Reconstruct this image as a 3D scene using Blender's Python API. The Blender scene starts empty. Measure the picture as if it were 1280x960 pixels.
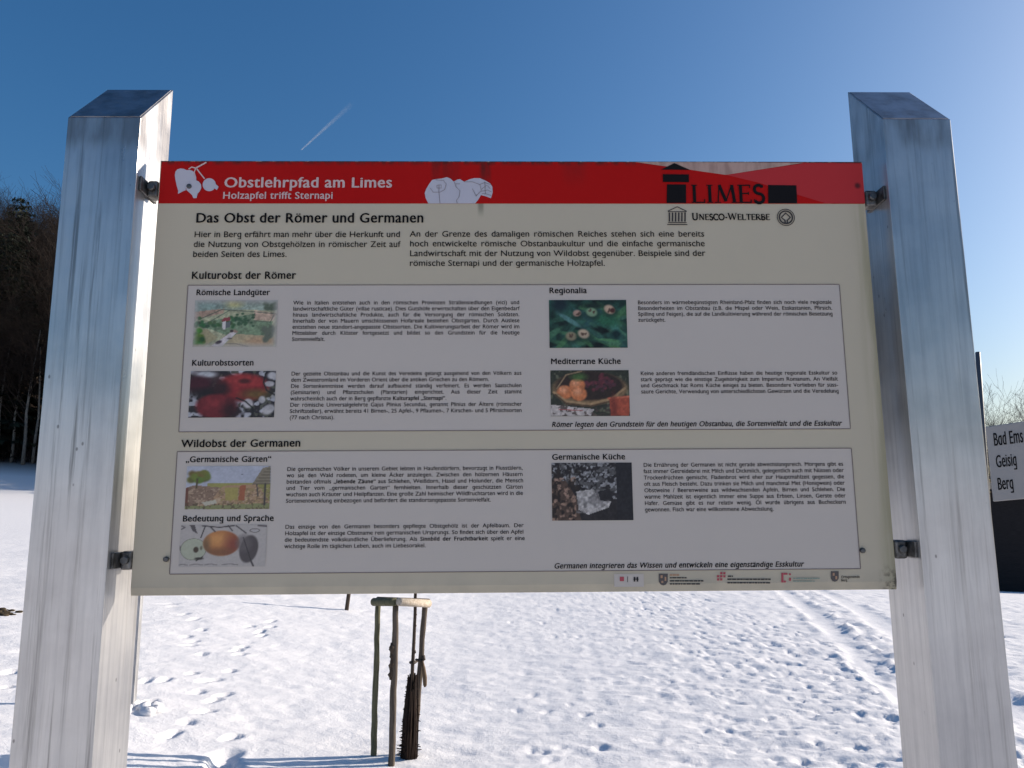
import bpy, bmesh, math, random
import numpy as np
from mathutils import Vector, Matrix

random.seed(7)
rng = np.random.default_rng(11)
R = math.radians
scene = bpy.context.scene
COL = scene.collection

# ------------------------------------------------------------------ camera
EYE = np.array([0.0, 0.0, 1.6])
PITCH, YAW, ROLL, FPX = 0.1630, 0.0183, -0.0066, 980.0
_cy, _sy, _cp, _sp = math.cos(YAW), math.sin(YAW), math.cos(PITCH), math.sin(PITCH)
_f = np.array([_sy * _cp, _cy * _cp, _sp])
_r0 = np.array([_cy, -_sy, 0.0])
_u0 = np.cross(_r0, _f)
_cr, _sr = math.cos(ROLL), math.sin(ROLL)
CR, CU, CF = _cr * _r0 + _sr * _u0, -_sr * _r0 + _cr * _u0, _f
cam_d = bpy.data.cameras.new('camera')
cam = bpy.data.objects.new('camera', cam_d)
COL.objects.link(cam)
M = Matrix.Identity(4)
for i in range(3):
    M[i][0], M[i][1], M[i][2], M[i][3] = CR[i], CU[i], -CF[i], EYE[i]
cam.matrix_world = M
cam_d.sensor_width = 36.0
cam_d.lens = FPX / 1280 * 36.0
cam_d.clip_start = 0.05
cam_d.clip_end = 9000
scene.camera = cam

# ------------------------------------------------------------------ light
SUN_AZ, SUN_EL = 70.0, 20.0           # azimuth clockwise from +Y (to the right of the view)
world = bpy.data.worlds.new('World')
scene.world = world
world.use_nodes = True
wn = world.node_tree
wn.nodes.clear()
sky = wn.nodes.new('ShaderNodeTexSky')
sky.sky_type = 'NISHITA'
sky.sun_disc = False
sky.sun_elevation = R(SUN_EL)
sky.sun_rotation = R(SUN_AZ)
sky.air_density = 1.15
sky.dust_density = 2.4
sky.ozone_density = 5.0
bg = wn.nodes.new('ShaderNodeBackground')
bg.inputs['Strength'].default_value = 0.1045
wo = wn.nodes.new('ShaderNodeOutputWorld')
hs = wn.nodes.new('ShaderNodeHueSaturation')
hs.inputs['Saturation'].default_value = 1.2
wn.links.new(sky.outputs[0], hs.inputs['Color'])
wn.links.new(hs.outputs[0], bg.inputs[0])
wn.links.new(bg.outputs[0], wo.inputs[0])
sun_d = bpy.data.lights.new('sun', 'SUN')
sun_d.energy = 5.0
sun_d.angle = R(0.5)
sun_d.color = (1.0, 0.89, 0.76)
sun = bpy.data.objects.new('sun', sun_d)
COL.objects.link(sun)
TO_SUN = Vector((math.sin(R(SUN_AZ)) * math.cos(R(SUN_EL)), math.cos(R(SUN_AZ)) * math.cos(R(SUN_EL)), math.sin(R(SUN_EL))))
sun.rotation_euler = TO_SUN.to_track_quat('Z', 'Y').to_euler()
sun.location = (8, 2, 12)
vs = scene.view_settings
vs.view_transform = 'Standard'
vs.look = 'None'
vs.gamma = 1.0
vs.use_curve_mapping = False
vs.exposure = 0.35
scene.cycles.max_bounces = 6
scene.cycles.transparent_max_bounces = 12

# ------------------------------------------------------------------ helpers
def ray(px, py):
    d = CF + CR * ((px - 640) / FPX) - CU * ((py - 480) / FPX)
    return d
def at_y(px, py, y):
    d = ray(px, py)
    return EYE + d * (y / d[1])

class MB:
    def __init__(self):
        self.v, self.f, self.smooth = [], [], []
    def poly(self, pts, smooth=False):
        n = len(self.v)
        self.v += [tuple(p) for p in pts]
        self.f.append(tuple(range(n, n + len(pts)))); self.smooth.append(smooth)
    def mesh(self, vs_, fs, smooth=False):
        n = len(self.v)
        self.v += [tuple(p) for p in vs_]
        for f in fs:
            self.f.append(tuple(i + n for i in f)); self.smooth.append(smooth)
    def box(self, x0, x1, y0, y1, z0, z1):
        vv = [(x, y, z) for z in (z0, z1) for y in (y0, y1) for x in (x0, x1)]
        self.mesh(vv, [(0, 2, 3, 1), (4, 5, 7, 6), (0, 1, 5, 4), (2, 6, 7, 3), (0, 4, 6, 2), (1, 3, 7, 5)])
    def tube(self, pts, rads, n=8, cap=True, wob=0.0, rnd=None):
        pts = [Vector(p) for p in pts]
        rings, base = [], len(self.v)
        up = None
        for i, p in enumerate(pts):
            t = (pts[min(i + 1, len(pts) - 1)] - pts[max(i - 1, 0)]).normalized()
            if up is None:
                up = Vector((0, 1, 0)) if abs(t.y) < 0.9 else Vector((1, 0, 0))
            a = t.cross(up).normalized(); b = t.cross(a).normalized(); up = a.cross(t) * -1 if False else up
            for k in range(n):
                an = 2 * math.pi * k / n
                rr = rads[i] * (1 + (rnd.uniform(-wob, wob) if rnd else 0))
                self.v.append(tuple(p + a * (rr * math.cos(an)) + b * (rr * math.sin(an))))
        for i in range(len(pts) - 1):
            for k in range(n):
                a0 = base + i * n + k; a1 = base + i * n + (k + 1) % n
                self.f.append((a0, a1, a1 + n, a0 + n)); self.smooth.append(True)
        if cap:
            self.f.append(tuple(base + k for k in range(n))[::-1]); self.smooth.append(False)
            e = base + (len(pts) - 1) * n
            self.f.append(tuple(e + k for k in range(n))); self.smooth.append(False)
    def build(self, name, mat, parent=None, bevel=0.0, segs=2):
        me = bpy.data.meshes.new(name)
        off = parent_world(parent) if parent else Vector((0, 0, 0))
        me.from_pydata([(x - off.x, y - off.y, z - off.z) for x, y, z in self.v], [], self.f)
        me.polygons.foreach_set('use_smooth', self.smooth)
        if bevel > 0:
            bm = bmesh.new(); bm.from_mesh(me)
            bmesh.ops.remove_doubles(bm, verts=bm.verts, dist=1e-6)
            ed = [e for e in bm.edges if len(e.link_faces) == 2 and e.calc_face_angle(0) > 0.5]
            bmesh.ops.bevel(bm, geom=ed, offset=bevel, segments=segs, affect='EDGES', profile=0.5)
            bmesh.ops.recalc_face_normals(bm, faces=bm.faces)
            bm.to_mesh(me); bm.free()
        me.update()
        o = bpy.data.objects.new(name, me)
        COL.objects.link(o)
        if mat: me.materials.append(mat)
        if parent: o.parent = parent
        return o

def parent_world(p):
    v = Vector((0, 0, 0))
    while p:
        v += p.location; p = p.parent
    return v
def empty(name, loc):
    o = bpy.data.objects.new(name, None)
    o.empty_display_size = 0.1
    COL.objects.link(o); o.location = loc
    return o
def tag(o, label=None, cat=None, group=None, kind=None):
    if label: o['label'] = label
    if cat: o['category'] = cat
    if group: o['group'] = group
    if kind: o['kind'] = kind
    return o
def copy_tree(o, parent=None):
    c = o.copy(); COL.objects.link(c); c.parent = parent
    for ch in o.children: copy_tree(ch, c)
    return c

def s2l(c):
    return tuple(((x / 255.0) / 12.92 if x / 255.0 <= 0.04045 else ((x / 255.0 + 0.055) / 1.055) ** 2.4) for x in c)

class Mat:
    """small node helper"""
    def __init__(self, name, color=(0.5, 0.5, 0.5), rough=0.6, metal=0.0, spec=None):
        self.m = bpy.data.materials.new(name); self.m.use_nodes = True
        self.t = self.m.node_tree
        self.b = self.t.nodes['Principled BSDF']
        self.b.inputs['Base Color'].default_value = (*color, 1)
        self.b.inputs['Roughness'].default_value = rough
        self.b.inputs['Metallic'].default_value = metal
        if spec is not None: self.b.inputs['Specular IOR Level'].default_value = spec
    def n(self, t, **kw):
        nd = self.t.nodes.new(t)
        for k, v in kw.items():
            if k in nd.inputs.keys(): nd.inputs[k].default_value = v
            else: setattr(nd, k, v)
        return nd
    def l(self, a, b): self.t.links.new(a, b)
    def coord(self, scale=(1, 1, 1), out='Object', loc=(0, 0, 0)):
        tc = self.n('ShaderNodeTexCoord'); mp = self.n('ShaderNodeMapping')
        mp.inputs['Scale'].default_value = scale; mp.inputs['Location'].default_value = loc
        self.l(tc.outputs[out], mp.inputs[0]); return mp.outputs[0]
    def noise(self, vec, scale, detail=4, rough=0.55):
        nd = self.n('ShaderNodeTexNoise'); nd.inputs['Scale'].default_value = scale
        nd.inputs['Detail'].default_value = detail; nd.inputs['Roughness'].default_value = rough
        self.l(vec, nd.inputs['Vector']); return nd.outputs['Fac']
    def ramp(self, fac, stops):
        nd = self.n('ShaderNodeValToRGB'); e = nd.color_ramp.elements
        while len(e) < len(stops): e.new(0.5)
        for i, (p, c) in enumerate(stops):
            e[i].position = p; e[i].color = (*c, 1) if len(c) == 3 else c
        self.l(fac, nd.inputs[0]); return nd.outputs[0]
    def mix(self, fac, a, b, mode='MIX'):
        nd = self.n('ShaderNodeMix'); nd.data_type = 'RGBA'; nd.blend_type = mode
        for inp, val in ((nd.inputs[0], fac), (nd.inputs[6], a), (nd.inputs[7], b)):
            if hasattr(val, 'is_linked'): self.l(val, inp)
            elif isinstance(val, (int, float)): inp.default_value = val
            else: inp.default_value = (*val, 1)
        return nd.outputs[2]
    def math(self, op, a, b=None, clamp=False):
        nd = self.n('ShaderNodeMath'); nd.operation = op; nd.use_clamp = clamp
        for i, val in enumerate((a, b)):
            if val is None: continue
            if hasattr(val, 'is_linked'): self.l(val, nd.inputs[i])
            else: nd.inputs[i].default_value = val
        return nd.outputs[0]
    def maprange(self, v, a, b, c=0.0, d=1.0, smooth=True):
        nd = self.n('ShaderNodeMapRange'); nd.interpolation_type = 'SMOOTHSTEP' if smooth else 'LINEAR'
        self.l(v, nd.inputs[0])
        for i, x in enumerate((a, b, c, d)): nd.inputs[i + 1].default_value = x
        return nd.outputs[0]
    def sep(self, vec):
        nd = self.n('ShaderNodeSeparateXYZ'); self.l(vec, nd.inputs[0]); return nd.outputs
    def base(self, sock): self.l(sock, self.b.inputs['Base Color'])
    def rough(self, sock): self.l(sock, self.b.inputs['Roughness'])
    def bump(self, h, strength=0.3, dist=0.01):
        nd = self.n('ShaderNodeBump'); nd.inputs['Strength'].default_value = strength
        nd.inputs['Distance'].default_value = dist
        self.l(h, nd.inputs['Height']); self.l(nd.outputs[0], self.b.inputs['Normal'])

# ------------------------------------------------------------------ numpy noise
_tab = rng.random((256, 256))
def vnoise(x, y):
    xi = np.floor(x).astype(int); yi = np.floor(y).astype(int)
    fx = x - xi; fy = y - yi
    fx = fx * fx * (3 - 2 * fx); fy = fy * fy * (3 - 2 * fy)
    a = _tab[xi % 256, yi % 256]; b = _tab[(xi + 1) % 256, yi % 256]
    c = _tab[xi % 256, (yi + 1) % 256]; d = _tab[(xi + 1) % 256, (yi + 1) % 256]
    return (a * (1 - fx) + b * fx) * (1 - fy) + (c * (1 - fx) + d * fx) * fy - 0.5
def fbm(x, y, o=4):
    s = 0; amp = 1.0
    for i in range(o):
        s = s + amp * vnoise(x * 2 ** i + 17.3 * i, y * 2 ** i + 5.1 * i); amp *= 0.5
    return s

# ------------------------------------------------------------------ terrain
def sp(t, w=1.0):
    return w * np.logaddexp(0, np.asarray(t, float) / w)
def sig(t): return 1 / (1 + np.exp(-np.clip(np.asarray(t, float), -40, 40)))
FOREST_Y = 76.0
def hbase(x, y):
    x = np.asarray(x, float); y = np.asarray(y, float)
    z = 0.150 * (sp(-(x + 0.7), 0.5) - sp(-(x + 4.2), 1.0)) + 0.062 * sp(-(x + 4.0), 1.0)
    z = np.minimum(z, 9 + 0 * z)
    z = z + (0.012 * np.minimum(sp(y - 16, 4), 70) + 0.24 * np.minimum(sp(y - 65, 2.0), 25)) * sig(-(x - 2) / 6)
    z = z - 0.055 * np.minimum(sp(y - 15, 2), 40) * sig((x - 4) / 2.5)
    z = z - 0.040 * sp(x - 6, 1.5) * sig((60 - x) / 15) - 2.0 * sig((x - 60) / 15)
    # wooded hill behind the field, on the left
    z = z + 0.42 * np.minimum(sp(y - FOREST_Y - 4, 3), 85) * sig(-(x + 5) / 16)
    # gentle rise behind the photographer
    z = z + 0.10 * np.minimum(sp(-y - 10, 4), 160)
    return z
def hz(x, y): return float(hbase(x, y))
def ground_at(px, py):
    d = ray(px, py); t = 3.0
    for i in range(4000):
        p = EYE + d * t
        if p[2] <= hz(p[0], p[1]): break
        t *= 1.0015
    return p

def axis(segs):
    out = [segs[0][0]]
    for a, b, fn in segs:
        x = out[-1]
        while x < b - 1e-6:
            x = min(b, x + fn(x)); out.append(x)
    return np.array(out)
def grow(x, c, base, k): return max(base, abs(x - c) * k)
xs = axis([(-2600, -12, lambda x: grow(x, -11, 0.25, 0.13)), (-12, -4, lambda x: 0.06), (-4, 4.2, lambda x: 0.026),
           (4.2, 13, lambda x: 0.06), (13, 2600, lambda x: grow(x, 12, 0.25, 0.13))])
ys = axis([(-2600, 1.5, lambda y: grow(y, 2.0, 0.15, 0.13)), (1.5, 4.0, lambda y: 0.05),
           (4.0, 22, lambda y: 0.022 * (max(y, 4.6) / 4.6) ** 1.5), (22, 2600, lambda y: grow(y, 18, 0.25, 0.09))])
X, Y = np.meshgrid(xs, ys)
H = hbase(X, Y)
near = sig((26 - np.hypot(X, Y)) / 3)
far = sig((300 - np.hypot(X, Y)) / 40)
H += far * 0.05 * fbm(X * 0.13, Y * 0.13, 2)
tramp = 0.25 + 0.75 * sig((X - 0.35 - 0.05 * Y) / 0.6)
H += near * 0.020 * fbm(X * 1.1, Y * 1.5, 2)
H += near * (0.008 + 0.012 * tramp) * fbm(X * 3.6 + 3, Y * 6.5, 4)
H += near * 0.0055 * fbm(X * 9 + 21, Y * 17 + 4, 3)
# crusted, trampled lumps on the right
rough_ = tramp * (0.60 + 0.85 * sig((X - 0.9 - 0.09 * Y) / 0.35))
lump = np.clip(fbm(X * 4.4 + 40, Y * 8.5 + 9, 3) - 0.16, 0, 1)
H -= near * lump * (0.010 + 0.042 * rough_)
lump2 = np.clip(fbm(X * 11 + 14, Y * 19 + 31, 3) - 0.15, 0, 1)
H -= near * lump2 * (0.006 + 0.036 * rough_)
# long shallow wind ridges lying roughly along the slope
H += near * 0.010 * fbm((X + 0.4 * Y) * 1.4 + 8, (Y - 0.3 * X) * 8.0, 3)

def stamp(x, y, ang, L, Wd, depth):
    global H
    ix = np.searchsorted(xs, [x - 0.6, x + 0.6]); iy = np.searchsorted(ys, [y - 0.6, y + 0.6])
    sl = (slice(iy[0], iy[1]), slice(ix[0], ix[1]))
    dx = X[sl] - x; dy = Y[sl] - y
    u = dx * math.cos(ang) + dy * math.sin(ang); v = -dx * math.sin(ang) + dy * math.cos(ang)
    wv = Wd * (1 + 0.18 * u / L)
    d = np.sqrt((u / L) ** 2 + (v / wv) ** 2) + 0.25 * vnoise(dx * 22 + x * 9, dy * 22)
    H[sl] -= depth * sig((1 - d) * 10)
    H[sl] += depth * 0.08 * np.exp(-((d - 1.35) / 0.28) ** 2)

PRINTS = [(214, 917), (289, 920), (234, 902), (255, 890), (265, 877), (279, 869), (246, 865), (255, 852), (267, 850),
          (287, 839), (240, 842), (252, 819), (301, 820), (295, 814), (302, 810), (235, 808), (241, 802), (232, 796),
          (252, 788), (242, 775), (229, 769), (215, 759), (211, 755), (326, 790), (337, 785), (327, 795), (312, 784),
          (339, 777), (182, 852), (205, 851), (185, 880), (665, 938), (679, 942), (688, 952), (700, 935), (751, 935),
          (821, 928), (827, 864), (894, 827), (811, 847), (839, 853), (666, 869), (731, 895), (683, 891), (748, 908),
          (647, 888), (693, 797), (723, 796), (638, 779), (1074, 895), (1075, 936), (1116, 905), (1051, 836), (970, 951),
          (1003, 953), (888, 870), (889, 894), (930, 800), (985, 815), (1040, 905), (1010, 860), (940, 845), (1090, 870),
          (1020, 930), (960, 900), (910, 915), (1265, 900), (1262, 870), (1275, 930), (12, 840), (30, 815), (6, 860)]
for i, (px, py) in enumerate(PRINTS):
    p = ground_at(px, py)
    sz = 0.80 if px < 400 else 0.72
    big = 1.25 if (px, py) in ((1074, 895), (1075, 936), (289, 920), (751, 935)) else 1.0
    left = px < 400
    stamp(p[0], p[1], R(rng.uniform(55, 100)), rng.uniform(0.07, 0.11) * big * sz, rng.uniform(0.035, 0.05) * big * sz,
          rng.uniform(0.034, 0.050) * big if left else rng.uniform(0.012, 0.020) * big)
# deep trodden hole beside the shadows of the tree stakes
for q in ((281, 940), (276, 950), (284, 955)):
    p = ground_at(*q); stamp(p[0], p[1], R(80), 0.12, 0.07, 0.05)
for k in range(26):
    y = rng.uniform(4.6, 15); x = rng.uniform(0.6, 0.42 * y + 2.0)
    stamp(x, y, R(rng.uniform(0, 180)), rng.uniform(0.05, 0.10), rng.uniform(0.02, 0.035), rng.uniform(0.008, 0.018))

# two wheel ruts of a farm track, running away to the right of the sign
def rut(pa, pb, half, depth):
    global H
    a = ground_at(*pa)[:2]; b = ground_at(*pb)[:2]
    d = (b - a) / np.linalg.norm(b - a)
    u = (X - a[0]) * d[0] + (Y - a[1]) * d[1]
    v = -(X - a[0]) * d[1] + (Y - a[1]) * d[0] + 0.05 * vnoise(u * 0.6, u * 0 + 3.0)
    w = half * (1 + 0.3 * vnoise(u * 2.2, u * 0 + half * 50))
    ins = sig((w - np.abs(v)) * 20)
    rim = np.exp(-((np.abs(v) - w * 1.35) / 0.07) ** 2)
    m = sig((50 - np.hypot(X, Y)) / 5)
    flat = hbase(X, Y) - depth + 0.008 * fbm(u * 3, v * 14, 2)
    k = ins * m
    H = H * (1 - k) + flat * k
    H += m * rim * (0.012 + 0.05 * np.clip(fbm(u * 6, v * 14 + 7, 3), -0.3, 1))
RUT_A = ((1108, 846), (984, 742)); RUT_B = ((1116, 787), (1035, 742))
rut(*RUT_A, 0.17, 0.032)
rut(*RUT_B, 0.18, 0.030)
# churned strip left between the two ruts
_a = (ground_at(*RUT_A[0])[:2] + ground_at(1122, 812)[:2]) / 2; _b = (ground_at(*RUT_A[1])[:2] + ground_at(*RUT_B[1])[:2]) / 2
_d = (_b - _a) / np.linalg.norm(_b - _a)
_v = -(X - _a[0]) * _d[1] + (Y - _a[1]) * _d[0]
H += sig((28 - np.hypot(X, Y)) / 3) * np.exp(-(_v / 0.26) ** 4) * (0.060 * np.clip(fbm(X * 9 + 3, Y * 13 + 1, 3), -0.35, .6) + .008)
# faint old track across the field on the left
pa = ground_at(40, 695)[:2]; pb = ground_at(0, 700)[:2]

nx, ny = len(xs), len(ys)
co = np.stack([X, Y, H], -1).reshape(-1, 3).astype(np.float32)
idx = np.arange(nx * ny).reshape(ny, nx)
quads = np.stack([idx[:-1, :-1], idx[:-1, 1:], idx[1:, 1:], idx[1:, :-1]], -1).reshape(-1, 4)
gm = bpy.data.meshes.new('snow_field')
gm.vertices.add(len(co)); gm.vertices.foreach_set('co', co.ravel())
gm.loops.add(quads.size); gm.loops.foreach_set('vertex_index', quads.ravel().astype(np.int32))
gm.polygons.add(len(quads)); gm.polygons.foreach_set('loop_start', np.arange(0, quads.size, 4, dtype=np.int32))
gm.polygons.foreach_set('use_smooth', np.ones(len(quads), bool))
gm.update(calc_edges=True); gm.validate()
wood = sig((Y - FOREST_Y + 1.5 + 3 * fbm(X * 0.2, Y * 0.2, 2)) / 0.8) * sig((330 - Y) / 12) * sig((34 - X) / 3) * sig((X + 260) / 20)
ca = gm.color_attributes.new('wood_floor', 'FLOAT_COLOR', 'POINT')
cc = np.ones((nx * ny, 4), np.float32); cc[:, 0] = cc[:, 1] = cc[:, 2] = wood.ravel()
ca.data.foreach_set('color', cc.ravel())
sm = Mat('snow', (0.84, 0.84, 0.86), 0.75, spec=0.25)
v = sm.coord((1, 1, 1))
n1 = sm.noise(v, 48, 6, 0.68); n2 = sm.noise(v, 9, 4, 0.6)
snowc = sm.mix(n2, (0.765, 0.755, 0.77), (0.83, 0.815, 0.82))
at = sm.n('ShaderNodeAttribute'); at.attribute_name = 'wood_floor'
n3 = sm.noise(v, 0.9, 5, 0.7)
leaf = sm.ramp(n3, [(0.35, (0.018, 0.012, 0.008)), (0.6, (0.05, 0.033, 0.02))])
sm.base(sm.mix(at.outputs['Fac'], snowc, leaf))
hh = sm.math('ADD', sm.math('MULTIPLY', n1, 0.5), n2)
sm.bump(hh, 0.6, 0.016)
ground = bpy.data.objects.new('snow_field', gm); COL.objects.link(ground)
gm.materials.append(sm.m)
tag(ground, 'white sunlit snow field with footprints and wheel ruts', kind='structure')
def gz(x, y):
    i = min(max(np.searchsorted(xs, x), 0), nx - 1); j = min(max(np.searchsorted(ys, y), 0), ny - 1)
    return float(H[j, i])

# ------------------------------------------------------------------ materials
ANISO_ROT = 0.0
def metal_mat(name, tint=1.0):
    m = Mat(name, (0.6, 0.6, 0.62), 0.2, 0.80)
    m.b.inputs['Anisotropic'].default_value = 0.66
    tg = m.n('ShaderNodeTangent'); tg.direction_type = 'RADIAL'; tg.axis = 'Z'; m.l(tg.outputs[0], m.b.inputs['Tangent'])
    m.b.inputs['Anisotropic Rotation'].default_value = ANISO_ROT
    vst = m.coord((26, 26, 1.1)); vf = m.coord((1, 1, 1)); hair = m.coord((160, 160, 2.5))
    s1 = m.noise(vst, 2.6, 6, 0.68); s4 = m.noise(m.coord((75, 75, 1.6)), 1.3, 5, 0.65); s2 = m.noise(vf, 5.0, 5, 0.6); s3 = m.noise(hair, 1.0, 3, 0.6)
    c = m.ramp(s1, [(0.25, tuple(x * tint for x in (0.45, 0.445, 0.445))), (0.5, tuple(x * tint for x in (0.57, 0.56, 0.55))), (0.8, tuple(x * tint for x in (0.65, 0.635, 0.62)))])
    c = m.mix(1.0, c, m.ramp(s4, [(0.28, (0.72, 0.71, 0.70)), (0.44, (1, 1, 1))]), 'MULTIPLY')
    blot = m.ramp(s2, [(0.35, (0.80, 0.80, 0.81)), (0.6, (1, 1, 1))])
    c = m.mix(1.0, c, blot, 'MULTIPLY')
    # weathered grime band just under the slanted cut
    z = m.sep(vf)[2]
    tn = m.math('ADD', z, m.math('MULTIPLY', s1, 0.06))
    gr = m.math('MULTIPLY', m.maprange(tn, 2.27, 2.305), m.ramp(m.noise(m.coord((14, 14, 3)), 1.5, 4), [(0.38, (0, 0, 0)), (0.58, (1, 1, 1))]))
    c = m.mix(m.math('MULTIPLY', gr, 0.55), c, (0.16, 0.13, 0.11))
    s5 = m.noise(m.coord((30, 30, 0.7), loc=(3, 5, 2)), 1.6, 6, 0.7)
    c = m.mix(m.math('MULTIPLY', m.maprange(s5, 0.56, 0.70), m.maprange(s2, 0.3, 0.6, 0.25, 0.75)), c, (0.17, 0.165, 0.16))
    # black fly specks and scratches
    vo = m.n('ShaderNodeTexVoronoi'); vo.inputs['Scale'].default_value = 26
    m.l(m.coord((1, 1, 0.6)), vo.inputs['Vector'])
    spk = m.maprange(vo.outputs['Distance'], 0.03, 0.07, 1, 0)
    c = m.mix(m.math('MULTIPLY', spk, 0.6), c, (0.06, 0.05, 0.05))
    m.base(c)
    m.rough(m.math('ADD', m.maprange(s2, 0.3, 0.7, 0.24, 0.34), m.math('MULTIPLY', s3, 0.08)))
    m.bump(m.math('ADD', s3, m.math('MULTIPLY', s2, 2.0)), 0.10, 0.004)
    return m.m
POST = metal_mat('brushed_aluminium')
BRK = Mat('dull_zinc', (0.30, 0.29, 0.28), 0.5, 0.9)
BRK.base(BRK.ramp(BRK.noise(BRK.coord(), 60, 5), [(0.35, (0.07, 0.066, 0.06)), (0.6, (0.22, 0.21, 0.20)), (0.78, (0.34, 0.33, 0.30))]))
BRK.bump(BRK.noise(BRK.coord(), 90, 4), 0.3, 0.003)
BOLT = Mat('bolt_steel', (0.12, 0.12, 0.12), 0.45, 0.9).m
INK = Mat('black_print', (0.010, 0.009, 0.010), 0.6, spec=0.08).m
GREYINK = Mat('grey_print', (0.05, 0.045, 0.045), 0.6, spec=0.1).m
WHITEINK = Mat('white_print', (0.62, 0.45, 0.42), 0.5).m
FRUITWHITE = Mat('pale_blue_print', (0.50, 0.48, 0.53), 0.5).m
LINEINK = Mat('brown_line_print', (0.17, 0.13, 0.12), 0.5).m

# ------------------------------------------------------------------ information sign
BY = 1.3668                      # front plane of the board
BX, BZ, BW, BH = 0.0314, 1.855, 1.30, 0.7769
PY, PD = 1.3295, 0.1242          # front face and depth of the posts
def bp(px, py):
    p = at_y(px, py, BY); return p[0], p[2]
sign = empty('information_sign', (BX, BY, 0))
tag(sign, 'large information board about Roman and Germanic fruit held between two silver metal posts', 'information sign')

def make_post(x0, x1):
    zf, zb = 2.3085, 2.434
    mb = MB()
    y0, y1 = PY, PY + PD
    zb0 = gz((x0 + x1) / 2, y0) - 0.3
    vv = [(x0, y0, zb0), (x1, y0, zb0), (x1, y1, zb0), (x0, y1, zb0), (x0, y0, zf), (x1, y0, zf), (x1, y1, zb), (x0, y1, zb)]
    mb.mesh(vv, [(0, 3, 2, 1), (4, 5, 6, 7), (0, 1, 5, 4), (1, 2, 6, 5), (2, 3, 7, 6), (3, 0, 4, 7)])
    o = mb.build('post', POST, sign, bevel=0.0013, segs=2)
    # welded lid, set a hair above the slanted cut
    c = MB(); s = 0.0030; t = 0.0009
    lid = [(x0 + s, y0 + s, zf + s), (x1 - s, y0 + s, zf + s), (x1 - s, y1 - s, zb - s), (x0 + s, y1 - s, zb - s)]
    n = Vector((0, -(zb - zf), PD)).normalized()
    top = [tuple(Vector(p) + n * t) for p in lid]
    c.mesh(lid + top, [(0, 3, 2, 1), (4, 5, 6, 7), (0, 1, 5, 4), (1, 2, 6, 5), (2, 3, 7, 6), (3, 0, 4, 7)])
    l = c.build('post_cap', CAPM, o)
    return o
CM = Mat('weathered_lid_metal', (0.3, 0.3, 0.32), 0.42, 1.0)
CM.base(CM.ramp(CM.noise(CM.coord(), 24, 6, 0.65), [(0.3, (0.20, 0.19, 0.19)), (0.55, (0.36, 0.36, 0.38)), (0.7, (0.42, 0.42, 0.44))]))
CM.bump(CM.noise(CM.coord(), 60, 4), 0.15, 0.003)
CAPM = CM.m
LX1, LX0 = -0.6426, -0.6426 - 0.130
RX0, RX1 = 0.7077, 0.7077 + 0.1265
make_post(LX0, LX1); make_post(RX0, RX1)

# board panel : sheet with a turned-back lower lip
bm_ = Mat('cream_enamel', (0.60, 0.585, 0.535), 0.5, spec=0.35)
v = bm_.coord(); sx = bm_.sep(v)
z1b = BZ + BH / 2; nb = bm_.noise(v, 3.0, 5, 0.6); nf = bm_.noise(bm_.coord((30, 30, 2.0)), 1.4, 4)
c = bm_.mix(nb, (0.495, 0.425, 0.312), (0.535, 0.465, 0.345))
edge = bm_.math('MULTIPLY', bm_.maprange(sx[0], BW / 2 - 0.035, BW / 2), bm_.maprange(nf, 0.35, 0.6))
c = bm_.mix(bm_.math('MULTIPLY', edge, 0.6), c, (0.27, 0.25, 0.13))  # yellow-green reflection put into the colour at the right edge, with streaky dirt
lo = bm_.math('MULTIPLY', bm_.maprange(sx[2], BZ - BH / 2 + 0.045, BZ - BH / 2), bm_.maprange(bm_.noise(v, 14, 5), 0.3, 0.75))
c = bm_.mix(bm_.math('MULTIPLY', lo, 0.45), c, (0.28, 0.25, 0.20))
cor = bm_.math('MULTIPLY', bm_.maprange(sx[0], BW / 2 - 0.035, BW / 2 - 0.008), bm_.maprange(sx[2], BZ - BH / 2 + 0.05, BZ - BH / 2 + 0.012))
cor = bm_.math('MULTIPLY', cor, bm_.maprange(bm_.noise(v, 90, 4), 0.42, 0.6))
c = bm_.mix(cor, c, (0.10, 0.085, 0.06))
# green run-off under the fruit emblem on the red band
st = bm_.math('MULTIPLY', bm_.maprange(bm_.math('ABSOLUTE', bm_.math('SUBTRACT', sx[0], bp(601, 262)[0] - BX)), 0.008, 0.002), bm_.maprange(sx[2], bp(601, 275)[1], bp(601, 256)[1]))
c = bm_.mix(bm_.math('MULTIPLY', st, 0.7), c, (0.16, 0.15, 0.10))
tp_ = bm_.math('MULTIPLY', bm_.maprange(sx[2], z1b - 0.004, z1b - 0.0015), bm_.maprange(bm_.noise(bm_.coord((70, 70, 10)), 1.0, 5), 0.25, 0.5))
c = bm_.mix(bm_.math('MULTIPLY', tp_, .92), c, (0.03, 0.02, 0.017))
bm_.base(c); bm_.rough(bm_.maprange(nb, 0.3, 0.7, 0.42, 0.58))
mb = MB()
x0, x1, z0, z1 = BX - BW / 2, BX + BW / 2, BZ - BH / 2, BZ + BH / 2
lip = 0.013
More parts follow.
